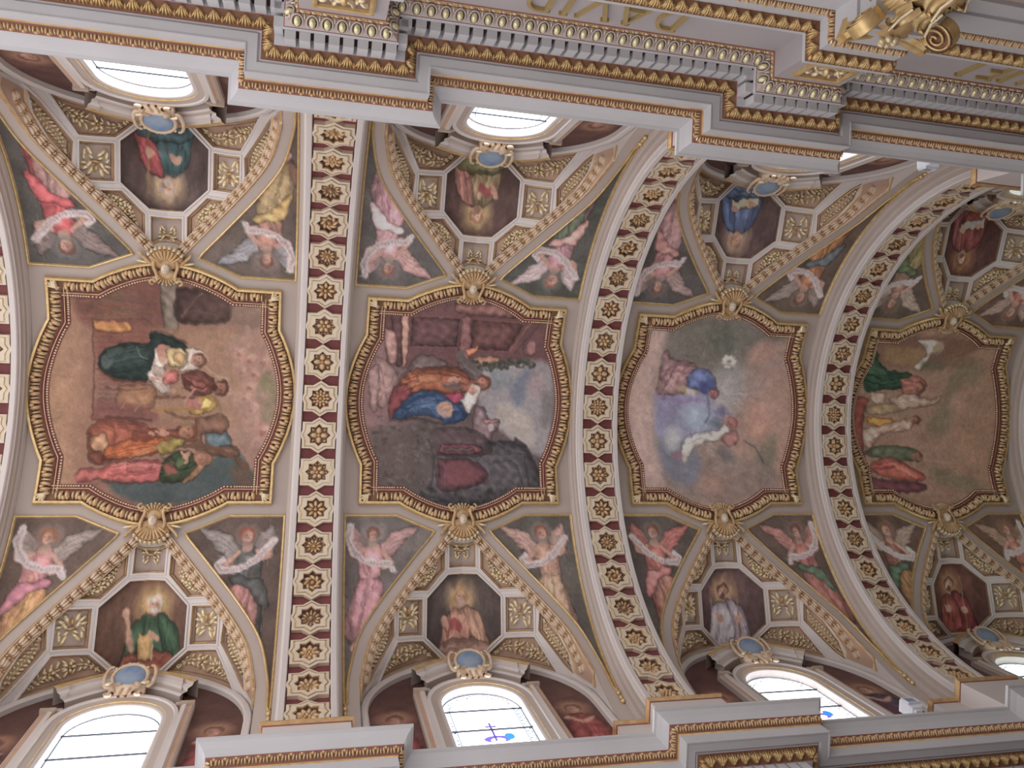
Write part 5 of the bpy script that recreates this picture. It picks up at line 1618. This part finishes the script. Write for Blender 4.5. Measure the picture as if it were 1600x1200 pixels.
# per bay: (sg, s): colours
ANG = {
 (0, 1, -1): ((112, 90, 80), (196, 128, 128), (208, 150, 92), (150, 132, 124), (156, 96, 66), 0, (182, 110, 126), 'angel in gold and rose gown'),
 (0, 1, 1): ((104, 84, 76), (92, 92, 90), (198, 128, 122), (142, 130, 126), (150, 84, 66), 1, (84, 84, 82), 'grey-cloaked angel in pink gown'),
 (1, 1, -1): ((118, 108, 104), (206, 142, 146), (206, 140, 148), (176, 132, 130), (130, 82, 70), 2, None, 'pink-gowned flying angel'),
 (1, 1, 1): ((104, 96, 90), (198, 146, 124), (206, 164, 132), (184, 142, 130), (140, 86, 66), 3, None, 'angel in pale apricot gown'),
 (2, 1, -1): ((98, 88, 82), (198, 114, 102), (188, 130, 112), (186, 106, 98), (128, 78, 62), 1, (200, 120, 116), 'angel in coral red gown'),
 (2, 1, 1): ((108, 88, 78), (176, 104, 96), (186, 116, 104), (178, 120, 108), (120, 74, 60), 2, (92, 116, 92), 'red angel with green sash'),
 (3, 1, -1): ((104, 80, 68), (150, 96, 84), (156, 116, 72), (150, 128, 112), (130, 84, 62), 3, (80, 106, 84), 'ochre angel with green scarf'),
 (3, 1, 1): ((110, 82, 66), (176, 108, 92), (186, 112, 92), (150, 120, 98), (140, 92, 66), 0, None, 'dim reddish angel'),
 (0, -1, 1): ((96, 92, 88), (204, 84, 88), (176, 138, 130), (132, 112, 108), (120, 78, 66), 1, (208, 88, 92), 'angel with a bright red scarf'),
 (0, -1, -1): ((112, 96, 88), (176, 124, 108), (186, 158, 108), (146, 142, 146), (124, 80, 66), 2, (196, 160, 96), 'angel in golden ochre drapery'),
 (1, -1, 1): ((104, 98, 96), (212, 156, 162), (212, 150, 160), (190, 142, 138), (146, 96, 84), 0, (220, 190, 190), 'rose pink angel with white sash'),
 (1, -1, -1): ((92, 92, 86), (196, 136, 146), (96, 116, 92), (196, 170, 170), (150, 100, 88), 3, (206, 150, 140), 'angel in pink and green drapery'),
 (2, -1, 1): ((92, 86, 84), (186, 124, 126), (196, 146, 146), (160, 130, 124), (128, 84, 72), 2, (192, 130, 122), 'dusky rose angel'),
 (2, -1, -1): ((108, 90, 78), (186, 120, 84), (190, 126, 80), (150, 132, 124), (120, 82, 66), 1, (96, 104, 112), 'angel in orange gown'),
 (3, -1, 1): ((98, 82, 70), (150, 112, 96), (146, 134, 84), (156, 136, 122), (124, 84, 66), 0, (90, 110, 76), 'angel in olive and rust drapery'),
 (3, -1, -1): ((110, 84, 72), (180, 106, 92), (196, 120, 100), (160, 132, 118), (130, 84, 66), 3, None, 'angel in brick red drapery')}
for (b, sg, s), (bgc, rb, rb2, wg, hr, var, sash, nm) in ANG.items():
    sl = s
    def pt(U, V, sl=sl, a=(bgc, rb, rb2, wg, hr, var, sash)):
        p = angel(2.55 - sl * U, V - 2.60, *a)
        return p
    us = np.linspace(.55, 2.58, 84) * sl
    if sl < 0: us = us[::-1]
    me = canvas('painted_angel', us, np.linspace(2.57, 7.0, 150), vault, SPOUT[sl], pt, .006, gain=GA[b])
    where = ('left' if s * sg < 0 else 'right')
    root = empty('angel_painting', bay_mtx(b, sg), category='painting', group='triangular angel paintings',
                 label=f'{nm} painted {SIDE[sg]} {where} of the {BAYNAME[b]}')
    spawn(Node('painted_angel', me), root)
    for k in SPNODE[sl]: spawn(k, root)

# ---- half-length saints in the octagons; coordinates a, b: -1..1 across, 0..1 down
def saint(A, B, bgc, robe, mantle, hair, beard, hx, hy, prop, halo=(206, 158, 92), lap=None, seed=0):
    p = Paint(A, B, bgc, .006)
    X = A; p.mottle(.05, (1.2, .6), seed)
    p.ell(hx, hy, .62, .34, tuple(min(255, c * 1.35) for c in bgc), soft=1.2, al=.6)
    p.ell(hx, hy, .36, .20, halo, soft=1.0, al=.7); p.ell(hx, hy, .27, .15, tuple(min(255, c * 1.05) for c in halo), soft=.6, al=.5)
    skin = (204, 152, 124)
    p.ell(hx, hy + .10, .11, .07, tuple(c * .85 for c in skin), soft=.4)
    p.poly([(hx - .16, hy + .115), (hx, hy + .15), (hx + .16, hy + .11), (hx + .52, hy + .26), (hx + .68, hy + .62), (hx + .62, 1.05), (hx - .72, 1.05), (hx - .60, hy + .60), (hx - .45, hy + .25)], robe, .05)
    p.folds([(hx - .2, hy + .3), (hx - .3, hy + .6), (hx - .25, .98)], 6, tuple(c * .6 for c in robe), .035, .6, .12, seed + 1)
    p.folds([(hx - .1, hy + .3), (hx - .1, hy + .6), (hx - .2, .98)], 5, tuple(min(255, c * 1.3) for c in robe), .03, .5, .14, seed + 2)
    p.poly([(hx + .08, hy + .12), (hx + .24, hy + .12), (hx + .58, hy + .28), (hx + .74, hy + .70), (hx + .6, 1.02), (hx + .05, 1.02), (hx + .25, hy + .55)], mantle, .05)
    p.folds([(hx + .35, hy + .3), (hx + .45, hy + .55), (hx + .35, .95)], 7, tuple(c * .62 for c in mantle), .035, .6, .12, seed + 3)
    p.folds([(hx + .25, hy + .3), (hx + .50, hy + .5), (hx + .50, .9)], 4, tuple(min(255, c * 1.3) for c in mantle), .03, .5, .10, seed + 4)
    if lap: p.poly([(hx - .75, 1.05), (hx - .5, .84), (hx + .1, .80), (hx + .6, .86), (hx + .8, 1.05)], lap, .05); p.folds([(hx - .5, .92), (hx + .3, .9)], 5, tuple(c * .65 for c in lap), .03, .6, .05, seed + 6)
    # head: the canvas is about equally wide and tall, so a-units are twice b-units
    Y0 = p.Y; p.Y = (Y0 - hy) * 2 + hy
    p.head(hx, hy, .158, skin, hair, (0.1, -1), beard=beard); p.Y = Y0
    if prop == 'book':
        p.poly([(hx - .30, hy + .34), (hx + .02, hy + .32), (hx + .06, hy + .62), (hx - .26, hy + .64)], (196, 152, 92), .03, smooth=False); p.line([(hx + .02, hy + .32), (hx + .06, hy + .62)], .03, (226, 200, 150))
        p.ell(hx + .04, hy + .36, .13, .05, skin, .3); p.line([(hx - .42, hy + .5), (hx - .52, hy + .25), (hx - .60, hy + .12)], .11, skin, 1, .05); p.ell(hx - .60, hy + .10, .09, .07, skin)
    elif prop == 'staff':
        p.line([(hx + .42, hy - .10), (hx + .40, .98)], .035, (150, 112, 74)); p.ell(hx + .38, hy + .38, .10, .06, skin); p.ell(hx - .18, hy + .34, .14, .05, skin, .3)
    elif prop == 'pen':
        p.line([(hx - .05, hy + .36), (hx - .35, hy + .30), (hx - .40, hy + .34)], .13, (176, 84, 84)); p.ell(hx - .42, hy + .30, .12, .06, skin, .4); p.ell(hx - .02, hy + .24, .07, .05, skin)
    elif prop == 'scroll':
        p.poly([(hx - .5, hy + .5), (hx + .3, hy + .42), (hx + .32, hy + .55), (hx - .46, hy + .64)], (206, 186, 150), .03, smooth=False); p.ell(hx - .3, hy + .52, .12, .05, skin); p.ell(hx + .2, hy + .44, .12, .05, skin)
    p.brush(140, .14, .035, seed, .3, .08); p.mottle(.04, (.5, .25), seed + 7)
    return p
SAINT = {
 (0, 1): ((108, 74, 58), (62, 92, 66), (58, 88, 62), (196, 180, 164), (202, 190, 176), .18, .27, 'book', (206, 164, 96), (156, 82, 62), 'grey-bearded haloed man in green with a book'),
 (1, 1): ((84, 70, 66), (186, 128, 108), (190, 138, 112), (176, 130, 84), (186, 150, 130), -.02, .30, 'pen', (200, 160, 104), (172, 128, 112), 'stooping man in a brownish pink hooded cloak'),
 (2, 1): ((96, 70, 70), (188, 172, 182), (164, 148, 160), (108, 74, 62), (110, 80, 66), -.12, .31, 'staff', (200, 156, 100), None, 'bearded man in pale lilac white robes with a staff'),
 (3, 1): ((92, 56, 48), (142, 70, 60), (136, 58, 60), (96, 66, 54), (100, 68, 56), -.10, .30, 'staff', (164, 120, 72), None, 'dim haloed man in red vestments'),
 (0, -1): ((84, 66, 62), (62, 92, 96), (176, 74, 76), (176, 150, 136), (190, 170, 156), .0, .28, 'staff', (206, 170, 120), (66, 92, 98), 'man in teal robe and red mantle holding a staff'),
 (1, -1): ((92, 66, 62), (150, 128, 92), (186, 122, 108), (160, 110, 84), (150, 110, 92), .05, .27, 'pen', (206, 168, 104), (120, 116, 76), 'bare-shouldered man in olive and pink drapery'),
 (2, -1): ((92, 70, 68), (92, 108, 150), (86, 104, 150), (172, 124, 102), None, .10, .24, 'scroll', (200, 166, 130), (90, 108, 146), 'young man in a blue robe'),
 (3, -1): ((82, 50, 46), (134, 66, 62), (140, 76, 72), (112, 74, 60), (118, 82, 68), .0, .26, 'scroll', (164, 112, 66), None, 'dim figure in maroon red drapery')}
OCTC = ccw(OCT)
om = M()
sweep(om, OCTC, [(-.05, .0), (-.045, .03), (-.01, .03), (0, .005), (.0, -.07), (.02, -.075)], lun, True, ['white', 'white', 'gold', 'mauve', 'oldgold'], .16)
oct_frame = Node('moulded_rim', om)
octbig = offset_line(OCTC, -.02, True)
for (b, sg), d in SAINT.items():
    bgc, rb, mn, hr, bd, hx, hy, prop, halo, lap, nm = d
    def pt(U, V, a=(bgc, rb, mn, hr, bd, hx, hy, prop, halo, lap, b * 2 + (sg > 0))):
        return saint(U / .80, (V - 3.71) / 1.59, *a)
    me = canvas('painted_saint', np.linspace(-.84, .84, 92), np.linspace(3.68, 5.33, 92), lun, octbig, pt, -.07, gain=GA[b] * 1.05)
    root = empty('saint_painting', bay_mtx(b, sg), category='painting', group='octagonal half-length paintings',
                 label=f'octagon painting of {nm}')
    spawn(Node('painted_saint', me), root); spawn(oct_frame, root)

# ---- window walls: dark ground with a red-robed haloed figure either side
def tymp(U, V, seed):
    p = Paint(U, V, (104, 66, 60), .006)
    p.mottle(.06, (1.4, .6), seed); p.grad((0, 1.6), (0, 3.6), (84, 54, 50), .8)
    for s in (-1, 1):
        p.ell(s * 1.66, 1.62, .30, .30, (176, 124, 92), soft=.7, al=.8)
        p.poly([(s * 1.45, 1.35), (s * 1.85, 1.35), (s * 2.1, .7), (s * 2.1, -1), (s * 1.3, -1), (s * 1.35, .8)], (156, 68, 66) if (seed + s) % 3 else (70, 62, 84), .06)
        p.folds([(s * 1.6, 1.2), (s * 1.65, .6), (s * 1.6, 0)], 7, (110, 44, 46), .05, .6, .12, seed)
        p.line([(s * 1.45, 1.25), (s * 1.70, 1.05), (s * 1.9, 1.2)], .10, (206, 150, 128), .9, .05)
        p.head(s * 1.66, 1.58, .14, (192, 134, 112), (106, 68, 56), (0, 1))
    return p
TOUT = [(-RW + .02, -2.1)] + [((RW - .02) * math.sin(a), ZC + (RW - .02) * math.cos(a)) for a in np.linspace(-math.pi / 2, math.pi / 2, 33)] + [(RW - .02, -2.1)]
THOLE = win_loop(WH + .10, WS, WT + .10, -2.2)
for b in BAYS:
    for sg in (1, -1):
        me = canvas('tympanum_painting', np.linspace(-RW, RW, 110), np.linspace(-1.7, 4.0, 110), wallm, TOUT, lambda U, V: tymp(U, V, b * 2 + (sg > 0)), 0.0, gain=GA[b], hole=THOLE)
        o = spawn(Node('tympanum_painting', me), None, bay_mtx(b, sg), category='painting', group='dark painted walls around the windows',
                  label=f'dark maroon wall around the window {SIDE[sg]} of the {BAYNAME[b]}')
